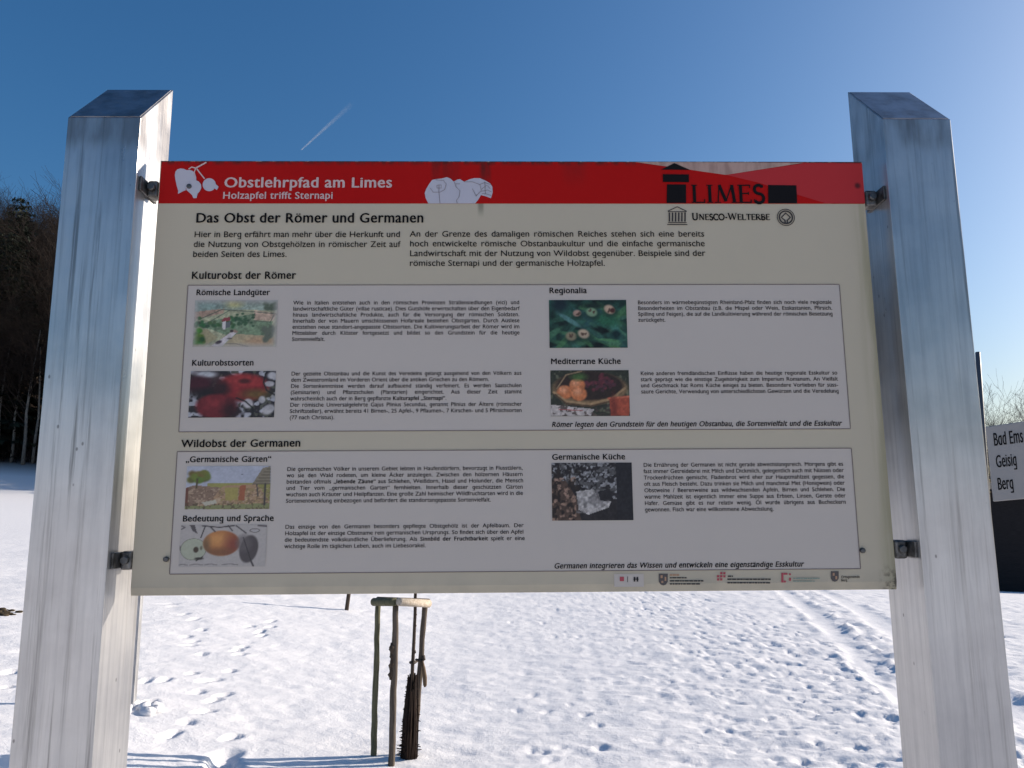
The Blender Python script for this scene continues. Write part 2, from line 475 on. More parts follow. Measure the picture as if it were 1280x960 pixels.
# profile (y,z) closed, extruded along x
prof = [(BY, z1), (BY, z0 + lip), (BY + 0.003, z0), (BY + 0.007, z0), (BY + 0.007, z1)]
k = len(prof)
mb.mesh([(x0, a, b) for a, b in prof] + [(x1, a, b) for a, b in prof],
        [tuple(range(k)), tuple(range(k, 2 * k))[::-1]] + [(i, i + k, (i + 1) % k + k, (i + 1) % k) for i in range(k)])
board = mb.build('board', bm_.m, sign, bevel=0.0009, segs=2)
OFF = [0.0]
def layer(n): return BY - 0.0007 * n
def sheet(name, pxs, mat, n, parent=None, z=None):
    m_ = MB(); m_.poly([(bp(*p)[0], layer(n), bp(*p)[1]) for p in pxs]); o = m_.build(name, mat, parent or board)
    bm = bmesh.new(); bm.from_mesh(o.data)
    bmesh.ops.recalc_face_normals(bm, faces=bm.faces)
    for f in bm.faces:
        if f.normal.y > 0: f.normal_flip()
    bm.to_mesh(o.data); bm.free()
    return o

# red header band
rm = Mat('red_print', (0.42, 0.02, 0.025), 0.45, spec=0.12)
v = rm.coord(); sx = rm.sep(v)
nz = rm.noise(v, 5, 4); nd = rm.noise(rm.coord((60, 60, 12)), 1.0, 5, 0.65)
c = rm.mix(nz, (0.40, 0.005, 0.004), (0.46, 0.008, 0.006))
topd = rm.math('MULTIPLY', rm.maprange(sx[2], z1 - 0.012, z1 - 0.001), rm.maprange(nd, 0.36, 0.62))
c = rm.mix(rm.math('MULTIPLY', topd, 0.85), c, (0.035, 0.02, 0.018))
for pxs_, w_, s_ in ((607, 0.014, 0.75), (560, 0.035, 0.45), (545, 0.012, 0.35), (718, 0.03, 0.25)):
    st = rm.math('MULTIPLY', rm.maprange(rm.math('ABSOLUTE', rm.math('SUBTRACT', sx[0], bp(pxs_, 215)[0] - BX)), w_, w_ * 0.35),
                 rm.maprange(sx[2], z1 - 0.065, z1 - 0.01))
    st = rm.math('MULTIPLY', st, rm.maprange(rm.noise(rm.coord((40, 40, 7)), 1.5, 4), 0.25, 0.6))
    c = rm.mix(rm.math('MULTIPLY', st, s_), c, (0.05, 0.018, 0.015))
dist = rm.n('ShaderNodeVectorMath'); dist.operation = 'DISTANCE'
rm.l(v, dist.inputs[0]); q = bp(1071.5, 232.5); dist.inputs[1].default_value = (q[0] - BX, layer(1) - BY, q[1])
c = rm.mix(rm.math('MULTIPLY', rm.maprange(dist.outputs['Value'], 0.0085, 0.002), 0.85), c, (0.03, 0.012, 0.012))
rm.base(c)
zr = bp(640, 254.7)[1]
m_ = MB(); m_.poly([(x0 + 0.002, layer(1), zr), (x1 - 0.002, layer(1), zr), (x1 - 0.002, layer(1), z1 - 0.002), (x0 + 0.002, layer(1), z1 - 0.002)])
band = m_.build('header_band', rm.m, board)
tw = z1 - 0.0022
def shape(name, pxs, mat, n): return sheet(name, pxs, mat, n)
PINK = Mat('pale_rose_print', (0.56, 0.40, 0.36), 0.5)
PINK.base(PINK.mix(PINK.maprange(PINK.noise(PINK.coord((60, 60, 12)), 1.0, 5), 0.4, 0.7), (0.47, 0.31, 0.25), (0.33, 0.2, 0.16)))
R2 = Mat('lighter_red_print', (0.46, 0.030, 0.032), 0.45, spec=0.2)
d_ = R2.n('ShaderNodeVectorMath'); d_.operation = 'DISTANCE'; R2.l(R2.coord(), d_.inputs[0]); d_.inputs[1].default_value = (q[0] - BX, layer(2) - BY, q[1])
R2.base(R2.mix(R2.math('MULTIPLY', R2.maprange(d_.outputs['Value'], 0.0085, 0.002), 0.85), (0.46, 0.030, 0.032), (0.03, 0.012, 0.012)))
RED2 = R2.m
def clip_top(pts): return pts
shape('wing', [(793, 202.8), (907, 219), (1005, 203.8)], PINK.m, 2)
shape('wing', [(907, 219), (1008, 204.2), (1077, 204.6), (1081, 254.6), (1032, 254.6), (945, 228)], RED2, 2)

# white text boxes with hairline frames
WB = Mat('white_panel_print', (0.60, 0.60, 0.62), 0.48, spec=0.35)
WB.base(WB.mix(WB.noise(WB.coord(), 4, 4), (0.515, 0.45, 0.39), (0.55, 0.482, 0.42)))
def frame_box(tl, tr, br, bl):
    a = np.array([bp(*tl), bp(*tr), bp(*br), bp(*bl)])
    xa, xb = (a[0, 0] + a[3, 0]) / 2, (a[1, 0] + a[2, 0]) / 2
    za, zb = (a[0, 1] + a[1, 1]) / 2, (a[2, 1] + a[3, 1]) / 2
    m_ = MB(); m_.poly([(xa, layer(1), zb), (xb, layer(1), zb), (xb, layer(1), za), (xa, layer(1), za)])
    o = m_.build('text_panel', WB.m, board)
    f = MB(); t = 0.00065; yy = layer(2)
    for (p, q, r, s) in ((xa, xb, za - t, za + t), (xa, xb, zb - t, zb + t), (xa - t, xa + t, zb + t, za - t), (xb - t, xb + t, zb + t, za - t)):
        f.poly([(p, yy, r), (q, yy, r), (q, yy, s), (p, yy, s)])
    f.build('panel_outline', LINEINK, board)
frame_box((235, 357), (1048.5, 355.5), (1063, 536), (224, 540))
frame_box((221.7, 565), (1064, 560), (1075, 710), (212.3, 718.5))

# ---- lettering -----------------------------------------------------------------
fc = bpy.data.curves.new('lettering', 'FONT'); fc.resolution_u = 3
fo = bpy.data.objects.new('lettering', fc); COL.objects.link(fo)
GL = {}; XH = {}
def glyph(ch, wt):
    key = (ch, wt)
    if key in GL: return GL[key]
    def ev(s, off):
        fc.body = s; fc.offset = off
        bpy.context.view_layer.update()
        dg = bpy.context.evaluated_depsgraph_get()
        me = bpy.data.meshes.new_from_object(fo.evaluated_get(dg))
        vv = np.array([tuple(p.co)[:2] for p in me.vertices]) if len(me.vertices) else np.zeros((0, 2))
        ff = [tuple(p.vertices) for p in me.polygons]
        bpy.data.meshes.remove(me); return vv, ff
    if ('|', wt) not in GL and ch != '|':
        glyph('|', wt)
    bar = GL[('|', wt)][3] if ch != '|' else 0
    src = {'g': 'q', 'ɑ': 'q'}.get(ch, ch)
    vv, ff = ev(src, 0.0)
    v2, _ = ev(src + '|', 0.0)
    if ch == 'ɑ': vv[:, 1] = np.maximum(vv[:, 1], 0.0)
    if ch == 'g':
        zm = vv[:, 1].min(); xr = vv[vv[:, 1] < zm + .02][:, 0].max(); xl = vv[:, 0].min(); nb_ = len(vv); ht = .075
        vv = np.vstack([vv, [(xl + .06, zm), (xr - .05, zm), (xr, zm + .05), (xr - .01, zm + ht + .01), (xr - .08, zm + ht), (xl + .06, zm + ht)]])
        ff = ff + [tuple(range(nb_, nb_ + 6))]
    mx = v2[:, 0].max()
    if ch == '|':
        bar = vv[:, 0].max()
    adv = mx - bar + wt * 1.2
    if len(vv) and ch not in 'ABCDEFGHIJKLMNOPQRSTUVWXYZÄÖÜ0123456789|„“()-,.':
        if 'x' not in XH: XH['x'] = ev('x', 0.0)[0][:, 1].max()
        xh = XH['x']; xt = xh * 1.15; zz_ = vv[:, 1].copy()
        vv[:, 1] = np.where(zz_ <= 0, zz_, np.where(zz_ <= xh, zz_ * 1.15, xt + (zz_ - xh) * (0.735 - xt) / (0.735 - xh)))
    GL[key] = (vv, ff, adv, bar)
    return GL[key]
CAP = 0.70
def width(s, wt): return sum(glyph(ch, wt)[2] for ch in s)
def put(mb, s, x, z, size, k, wt, n, shear=0.0, gap=0.0):
    """set one line starting at board point (x,z); size = cap height in metres"""
    sc = size / CAP
    for i, ch in enumerate(s):
        vv, ff, adv, _ = glyph(ch, wt)
        if len(vv):
            for q_, (ex, ez) in enumerate(((0, 0),) if wt < .004 else ((-wt, 0), (wt, 0)) if wt < .015 else ((-wt, -wt * .35), (0, wt * .35), (wt, -wt * .1))):
                mb.mesh([(x + (a + ex + wt + shear * b) * sc * k, layer(n + .12 * q_), z + (b + ez) * sc) for a, b in vv], ff)
        x += adv * sc * k + (gap if ch == ' ' else 0)
    return x
def px2m(px): return px / FPX * BY / _cp * 1.0
def line(name, s, x0p, x1p, yb, cap, mat, wt=0.0, shear=0.0, n=2, yb2=None, mult=1.0):
    a = bp(x0p, yb); b = bp(x1p, yb2 if yb2 else yb)
    za = (a[1] + b[1]) / 2
    size = abs(bp(x0p, yb - cap)[1] - a[1])
    k = (b[0] - a[0]) / (width(s, wt) * size / CAP)
    mb = MB(); put(mb, s, a[0], za, size, k, wt, n, shear)
    return mb.build(name, mat, board)
def block(lines, p0, p1, p2, cap, bolds=(), mat=None):
    a, b, c = bp(*p0), bp(*p1), bp(*p2)
    xa, xb = (a[0] + c[0]) / 2, b[0]
    za, zb = (a[1] + b[1]) / 2, c[1]
    size = abs(bp(p0[0], p0[1] - cap)[1] - a[1]); sc = size / CAP
    W0 = 0.005
    T = xb - xa
    ws = [width(s.strip('~'), W0) * sc for s in lines]
    k = min(T / w for s, w in zip(lines, ws) if not s.endswith('~')) if any(not s.endswith('~') for s in lines) else 1.0
    k = min(k * 1.0, 1.12)
    mb, bb = MB(), MB()
    for i, s in enumerate(lines):
        z = za + (zb - za) * i / max(1, len(lines) - 1)
        just = not s.endswith('~'); s = s.strip('~')
        w = width(s, W0) * sc * k; nsp = s.count(' ')
        gap = (T - w) / nsp if (just and nsp) else 0
        x = xa
        parts = [(s, False)]
        for bd in bolds:
            if bd in s:
                q = s.index(bd); parts = [(s[:q], False), (bd, True), (s[q + len(bd):], False)]
        for t, isb in parts:
            x = put(bb if isb else mb, t, x, z, size, k * (0.97 if isb else 1), 0.022 if isb else W0, 2, 0, gap)
    mb.build('text_block', mat or INK, board)
    if bb.v: bb.build('bold_words', INK, board)

B = 0.026
line('title', 'Obstlehrpfad am Limes', 279.5, 490.5, 234.6, 12.6, WHITEINK, B)
line('subtitle', 'Holzapfel trifft Sternapi', 278, 416.5, 248.8, 8.6, WHITEINK, 0.02)
line('heading', 'Das Obst der Römer und Germanen', 244, 530, 279, 12.0, INK, 0.024, yb2=278)
line('heading', 'Kulturobst der Römer', 239, 370, 348.8, 9.2, INK, 0.022)
line('heading', 'Wildobst der Germanen', 226.5, 376, 558.7, 9.4, INK, 0.022)
line('heading', 'Römische Landgüter', 245, 337.5, 369.2, 7.2, INK, 0.022)
line('heading', 'Kulturobstsorten', 239.5, 317.5, 457.2, 7.4, INK, 0.022)
line('heading', 'Regionalia', 686, 733.5, 366.8, 7.2, INK, 0.022)
line('heading', 'Mediterrane Küche', 688, 776, 455.2, 7.2, INK, 0.022)
line('heading', '„Germanische Gärten“', 232, 339.5, 577.6, 7.4, INK, 0.022)
line('heading', 'Bedeutung und Sprache', 228, 342.5, 651.6, 7.6, INK, 0.022)
line('heading', 'Germanische Küche', 689.5, 781.5, 574.6, 7.2, INK, 0.022)
line('motto', 'Römer legten den Grundstein für den heutigen Obstanbau, die Sortenvielfalt und die Esskultur', 689, 1051.5, 534.3, 6.6, INK, 0.020, 0.22, yb2=531.8)
line('motto', 'Germanen integrieren das Wissen und entwickeln eine eigenständige Esskultur', 692, 1004, 711.6, 6.8, INK, 0.020, 0.22, yb2=707.2)
block(['Hier in Berg erfährt man mehr über die Herkunft und', 'die Nutzung von Obstgehölzen in römischer Zeit auf', 'beiden Seiten des Limes.~'],
      (242.5, 296.9), (500.5, 296.6), (241, 321.6), 7.3)
block(['An der Grenze des damaligen römischen Reiches stehen sich eine bereits', 'hoch entwickelte römische Obstanbaukultur und die einfache germanische',
       'Landwirtschaft mit der Nutzung von Wildobst gegenüber. Beispiele sind der', 'römische Sternapi und der germanische Holzapfel.~'],
      (512, 296.4), (880.5, 296), (511.7, 332.8), 7.3)
block(['Wie in Italien entstehen auch in den römischen Provinzen Straßensiedlungen (vici) und', 'landwirtschaftliche Güter (villae rusticae). Dies Gutshöfe erwirtschaften über den Eigenbedarf',
       'hinaus landwirtschaftliche Produkte, auch für die Versorgung der römischen Soldaten.', 'Innerhalb der von Mauern umschlossenen Hofareale bestehen Obstgärten. Durch Auslese',
       'entstehen neue standort-angepasste Obstsorten. Die Kultivierungsarbeit der Römer wird im', 'Mittelalter durch Klöster fortgesetzt und bildet so den Grundstein für die heutige', 'Sortenvielfalt.~'],
      (366.5, 381), (649.3, 380.6), (365, 426.6), 4.9)
block(['Der gezielte Obstanbau und die Kunst des Veredelns gelangt ausgehend von den Völkern aus', 'dem Zweistromland im Vorderen Orient über die antiken Griechen zu den Römern.~',
       'Die Sortenkenntnisse werden darauf aufbauend ständig verfeinert. Es werden Saatschulen', '(Seminarien) und Pflanzschulen (Plantarien) eingerichtet. Aus dieser Zeit stammt',
       'wahrscheinlich auch der in Berg gepflanzte Kulturapfel „Sternapi“.~', 'Der römische Universalgelehrte Gajus Plinius Secundus, genannt Plinius der Ältere (römischer',
       'Schriftsteller), erwähnt bereits 41 Birnen-, 25 Apfel-, 9 Pflaumen-, 7 Kirschen- und 5 Pfirsichsorten', '(77 nach Christus).~'],
      (364, 469.6), (652, 468.8), (362, 524.4), 4.9, bolds=('Kulturapfel „Sternapi“',))
block(['Besonders im wärmebegünstigten Rheinland-Pfalz finden sich noch viele regionale', 'Besonderheiten im Obstanbau (z.B. die Mispel oder Wein, Esskastanien, Pfirsich,',
       'Spilling und Feigen), die auf die Landkultivierung während der römischen Besetzung', 'zurückgeht.~'],
      (797, 380.6), (1039.5, 380.2), (797.5, 402.5), 4.8)
block(['Keine anderen fremdländischen Einflüsse haben die heutige regionale Esskultur so', 'stark geprägt wie die einstige Zugehörigkeit zum Imperium Romanum. An Vielfalt',
       'und Geschmack hat Roms Küche einiges zu bieten. Besondere Vorlieben für süss-', 'saure Gerichte, Verwendung von unterschiedlichsten Gewürzen und die Veredelung'],
      (800.5, 469), (1046.5, 468.6), (801, 492), 4.8)
block(['Die germanischen Völker in unserem Gebiet lebten in Haufendörfern, bevorzugt in Flusstälern,', 'wo sie den Wald rodeten, um kleine Äcker anzulegen. Zwischen den hölzernen Häusern',
       'bestanden oftmals „lebende Zäune“ aus Schlehen, Weißdorn, Hasel und Holunder, die Mensch', 'und Tier vom „germanischen Garten“ fernhielten. Innerhalb dieser geschützten Gärten',
       'wuchsen auch Kräuter und Heilpflanzen. Eine große Zahl heimischer Wildfruchtarten wird in die', 'Sortenentwicklung einbezogen und befördert die standortangepasste Sortenvielfalt.~'],
      (359, 588.5), (653.5, 587.6), (357, 628.6), 5.0, bolds=('„lebende Zäune“',))
block(['Das einzige von den Germanen besonders gepflegte Obstgehölz ist der Apfelbaum. Der', 'Holzapfel ist der einzige Obstname rein germanischen Ursprungs. So findet sich über den Apfel',
       'die bedeutendste volkskundliche Überlieferung. Als Sinnbild der Fruchtbarkeit spielt er eine', 'wichtige Rolle im täglichen Leben, auch im Liebesorakel.~'],
      (356.3, 660.4), (654.5, 659.6), (355.6, 685.4), 5.0, bolds=('Sinnbild der Fruchtbarkeit',))
block(['Die Ernährung der Germanen ist nicht gerade abwechslungsreich. Morgens gibt es', 'fast immer Getreidebrei mit Milch und Dickmilch, gelegentlich auch mit Nüssen oder',
       'Trockenfrüchten gemischt. Fladenbrot wird eher zur Hauptmahlzeit gegessen, die', 'oft aus Fleisch besteht. Dazu trinken sie Milch und manchmal Met (Honigwein) oder',
       'Obstweine / Beerenweine aus wildwachsenden Äpfeln, Birnen und Schlehen. Die', 'warme Mahlzeit ist eigentlich immer eine Suppe aus Erbsen, Linsen, Gerste oder',
       'Hafer. Gemüse gibt es nur relativ wenig. Öl wurde übrigens aus Bucheckern', 'gewonnen. Fisch war eine willkommene Abwechslung.~'],
      (804, 583.4), (1053.8, 582.6), (805.8, 639.5), 5.0)

# ---- serif capitals (drawn as strokes with serifs) --------------------------------
def arc(cx, cy, rx, ry, a0, a1, n=12):
    return [(cx + rx * math.cos(R(a0 + (a1 - a0) * i / n)), cy + ry * math.sin(R(a0 + (a1 - a0) * i / n))) for i in range(n + 1)]
SER = {  # strokes: (points, thick), serifs at listed ends ; width
    'L': (0.62, [([(0.14, 0), (0.14, 1)], 1), ([(0.14, 0.02), (0.56, 0.02)], 0)], [(0.14, 0), (0.14, 1)], [((0.56, 0), (0.56, 0.2))]),
    'I': (0.34, [([(0.17, 0), (0.17, 1)], 1)], [(0.17, 0), (0.17, 1)], []),
    'M': (1.0, [([(0.16, 0), (0.24, 1)], 0), ([(0.24, 1), (0.5, 0.08)], 1), ([(0.5, 0.08), (0.77, 1)], 0), ([(0.77, 1), (0.86, 0)], 1)], [(0.16, 0), (0.86, 0)], []),
    'E': (0.62, [([(0.14, 0), (0.14, 1)], 1), ([(0.14, 0.02), (0.56, 0.02)], 0), ([(0.14, 0.98), (0.53, 0.98)], 0), ([(0.14, 0.52), (0.46, 0.52)], 0)], [(0.14, 0), (0.14, 1)],
          [((0.56, 0), (0.56, 0.18)), ((0.53, 1), (0.53, 0.82)), ((0.46, 0.44), (0.46, 0.6))]),
    'S': (0.56, [(arc(0.28, 0.75, 0.18, 0.24, 30, 270, 10) + arc(0.28, 0.25, 0.2, 0.26, 90, -150, 10), 1)], [], [((0.45, 0.84), (0.45, 0.99)), ((0.09, 0.02), (0.09, 0.2))]),
    'U': (0.82, [([(0.16, 1), (0.16, 0.32)] + arc(0.4, 0.3, 0.24, 0.3, 180, 360, 10) + [(0.64, 1)], 1)], [(0.16, 1), (0.64, 1)], []),
    'N': (0.86, [([(0.16, 0), (0.16, 1)], 0), ([(0.16, 1), (0.68, 0)], 1), ([(0.68, 0), (0.68, 1)], 0)], [(0.16, 0), (0.68, 1), (0.12, 1)], []),
    'C': (0.74, [(arc(0.42, 0.5, 0.34, 0.5, 45, 315, 16), 1)], [], [((0.66, 0.7), (0.66, 0.95))]),
    'O': (0.88, [(arc(0.42, 0.5, 0.36, 0.5, 0, 360, 20), 1)], [], []),
    '-': (0.42, [([(0.06, 0.4), (0.34, 0.4)], 1)], [], []),
    'W': (1.12, [([(0.08, 1), (0.32, 0.02)], 1), ([(0.32, 0.02), (0.54, 0.95)], 0), ([(0.54, 0.95), (0.76, 0.02)], 1), ([(0.76, 0.02), (1.0, 1)], 0)], [(0.08, 1), (1.0, 1)], []),
    'T': (0.70, [([(0.34, 0), (0.34, 1)], 1), ([(0.04, 0.98), (0.64, 0.98)], 0)], [(0.34, 0)], [((0.04, 1), (0.04, 0.8)), ((0.64, 1), (0.64, 0.8))]),
    'R': (0.74, [([(0.14, 0), (0.14, 1)], 1), ([(0.14, 0.97), (0.32, 0.97)] + arc(0.34, 0.75, 0.2, 0.23, 90, -90, 8) + [(0.14, 0.52)], 0), ([(0.32, 0.5), (0.66, 0)], 1)], [(0.14, 0), (0.14, 1), (0.66, 0)], []),
    'B': (0.68, [([(0.14, 0), (0.14, 1)], 1), ([(0.14, 0.97), (0.3, 0.97)] + arc(0.32, 0.76, 0.18, 0.22, 90, -90, 8) + [(0.14, 0.53)], 0),
                 ([(0.14, 0.53), (0.32, 0.53)] + arc(0.34, 0.28, 0.22, 0.26, 90, -90, 8) + [(0.14, 0.03)], 1)], [(0.14, 0), (0.14, 1)], []),
}
def stroke(mb, pts, w, n):
    """flat ribbon on the board along points (x,z)"""
    P = [Vector((p[0], p[1])) for p in pts]; L_, R_ = [], []
    for i, p in enumerate(P):
        t = (P[min(i + 1, len(P) - 1)] - P[max(i - 1, 0)]).normalized()
        nn = Vector((-t.y, t.x)) * (w / 2)
        L_.append(p + nn); R_.append(p - nn)
    for i in range(len(P) - 1):
        q = [R_[i], R_[i + 1], L_[i + 1], L_[i]]
        mb.poly([(a.x, layer(n), a.y) for a in q])
def serif_line(name, s, x0p, x1p, yb, cap, mat, n, bigs=(), thick=0.13, thin=0.055):
    a = bp(x0p, yb); b = bp(x1p, yb); size = abs(bp(x0p, yb - cap)[1] - a[1])
    sizes = [1.0 if (not bigs or i in bigs) else 0.84 for i in range(len(s))]
    tot = sum(SER[ch][0] * h for ch, h in zip(s, sizes)); k = (b[0] - a[0]) / (tot * size)
    mb = MB(); x = a[0]; cnt = 0
    for ch, h in zip(s, sizes):
        w, strokes, serifs, ends = SER[ch]
        f = lambda p: (x + p[0] * k * size * h, a[1] + p[1] * size * h)
        for pts, tk in strokes:
            cnt += 1
            stroke(mb, [f(p) for p in pts], size * (thick if tk else thin), n + 0.04 * (cnt % 7))
        for p in serifs:
            c = f(p); c = (c[0], c[1] + (0.02 if p[1] < 0.5 else -0.02) * size); cnt += 1
            stroke(mb, [(c[0] - 0.13 * size * k * h, c[1]), (c[0] + 0.13 * size * k * h, c[1])], size * 0.05, n + 0.3 + 0.03 * (cnt % 5))
        for p, q in ends:
            cnt += 1
            stroke(mb, [f(p), f(q)], size * 0.06, n + 0.5 + 0.03 * (cnt % 5))
        x += w * k * size * h
    return mb.build(name, mat, board)
serif_line('logo_word', 'LIMES', 864, 957, 254.0, 22.3, INK, 3, thick=0.17, thin=0.065)
serif_line('logo_caption', 'UNESCO-WELTERBE', 864.5, 962.5, 275.2, 8.6, INK, 2, bigs=(0, 7), thick=0.19, thin=0.10)
# black gateway emblem
shape('gateway_emblem', [(826, 212.6), (842.6, 204.4), (862.5, 213)], INK, 3)
shape('gateway_emblem', [(828.3, 218.3), (860.7, 218.6), (860.9, 228.4), (828.2, 228)], INK, 3)
shape('gateway_emblem', [(833.4, 231), (857.2, 231.2), (857.4, 254.4), (833, 254.3)], INK, 3)
shape('wall_emblem', [(959.6, 231.8), (995, 232.2), (996, 254.8), (959.8, 254.6)], INK, 3)
# temple emblem and round emblem
te = MB()
def tl(p, q, w, n=2.0): stroke(te, [bp(*p), bp(*q)], px2m(w), n)
tl((834.5, 264.3), (846.3, 258.8), 1.1); tl((846.3, 258.8), (858, 264.4), 1.1, 2.1); tl((834.6, 264.9), (858, 265), 1.0, 2.2)
for i in range(6): tl((836.6 + i * 3.9, 266), (836.5 + i * 3.9, 277.3), 1.9, 2.05)
tl((835, 278.5), (858, 278.6), 1.1, 2.3); tl((833.8, 281), (859, 281.1), 1.2, 2.3)
te.build('temple_emblem', GREYINK, board)
te = MB(); cx, cz = bp(982, 272); rr = px2m(11.2)
stroke(te, [(cx + rr * math.cos(R(a)), cz + rr * math.sin(R(a))) for a in range(0, 361, 12)], px2m(1.0), 2)
stroke(te, [(cx + rr * 0.76 * math.cos(R(a)), cz + rr * 0.76 * math.sin(R(a))) for a in range(0, 361, 12)], px2m(1.9), 2.1)
dd = rr * 0.52
stroke(te, [(cx - dd * 0.25, cz - dd * 1.3), (cx - dd * 0.25, cz - dd * 0.75), (cx - dd, cz), (cx, cz + dd), (cx + dd, cz), (cx + dd * 0.25, cz - dd * 0.75), (cx + dd * 0.25, cz - dd * 1.3)], px2m(1.9), 2.2)
te.build('round_emblem', GREYINK, board)

# white fruit emblems on the band
def z16(p): return (215 + p[0] / 16.0, 195 + p[1] / 16.0)
shape('apple_emblem', [z16(p) for p in [(62, 390), (75, 320), (110, 275), (170, 255), (240, 262), (300, 290), (360, 285), (420, 305), (465, 345), (490, 430), (490, 520), (420, 560), (330, 560),
                                        (285, 640), (280, 690), (230, 710), (125, 765), (130, 700), (100, 600), (75, 480)]], FRUITWHITE, 2)
shape('apple_emblem', [z16(p) for p in [(330, 540), (400, 495), (480, 492), (545, 520), (590, 580), (595, 650), (560, 720), (520, 760), (500, 850), (435, 852), (410, 790), (300, 690), (285, 620)]], FRUITWHITE, 3)
cxp, cyp = 750, 580
shape('apple_emblem', [z16((cxp + 132 * math.cos(a) , cyp + 130 * math.sin(a))) for a in np.linspace(0, 2 * math.pi, 25)[:-1]], FRUITWHITE, 2)
shape('apple_emblem', [z16(p) for p in [(850, 560), (905, 590), (940, 630), (905, 690), (850, 650)]], FRUITWHITE, 3)
st = MB()
for pts, w in (([(695, 135), (640, 165), (560, 210), (480, 250)], 32), ([(480, 250), (400, 230), (340, 270)], 26), ([(480, 250), (455, 330), (460, 440)], 22), ([(500, 260), (560, 340), (660, 465)], 26)):
    stroke(st, [bp(*z16(p)) for p in pts], px2m(w / 16.0), 2.4 + 0.1 * w / 10)
st.build('apple_emblem', WHITEINK, board)
def zq(p): return (520 + p[0] / 11.636, 215 + p[1] / 11.636)
shape('pear_emblem', [zq(p) for p in [(180, 462), (140, 380), (128, 310), (150, 250), (185, 190), (235, 120), (310, 105), (370, 100), (450, 80), (500, 100), (550, 145), (600, 115), (640, 108), (700, 145),
                                      (780, 110), (850, 92), (930, 95), (1010, 130), (1080, 170), (1110, 220), (1115, 300), (1090, 385), (1020, 360), (945, 340), (910, 400), (860, 462)]], FRUITWHITE, 2)
st = MB()
for j, pts in enumerate(([(290, 120), (400, 130), (440, 180), (420, 260), (350, 300), (250, 300), (210, 240)], [(305, 200), (305, 240), (370, 240), (370, 195), (305, 200)], [(335, 190), (335, 300), (350, 460)],
            [(560, 150), (580, 220), (640, 280), (630, 360), (590, 420), (600, 462)], [(700, 150), (820, 150), (930, 190), (950, 280), (870, 360)], [(575, 180), (640, 180)],
            [(930, 190), (1000, 160), (1090, 190)], [(950, 260), (1030, 200), (1080, 250)], [(950, 290), (1040, 270), (1100, 300)], [(960, 320), (1030, 330), (1095, 350)], [(820, 250), (860, 330), (880, 360)], [(1000, 150), (1010, 330)])):
    stroke(st, [bp(*zq(p)) for p in pts], px2m(0.55), 3 + 0.1 * j)
st.build('pear_emblem', LINEINK, board)

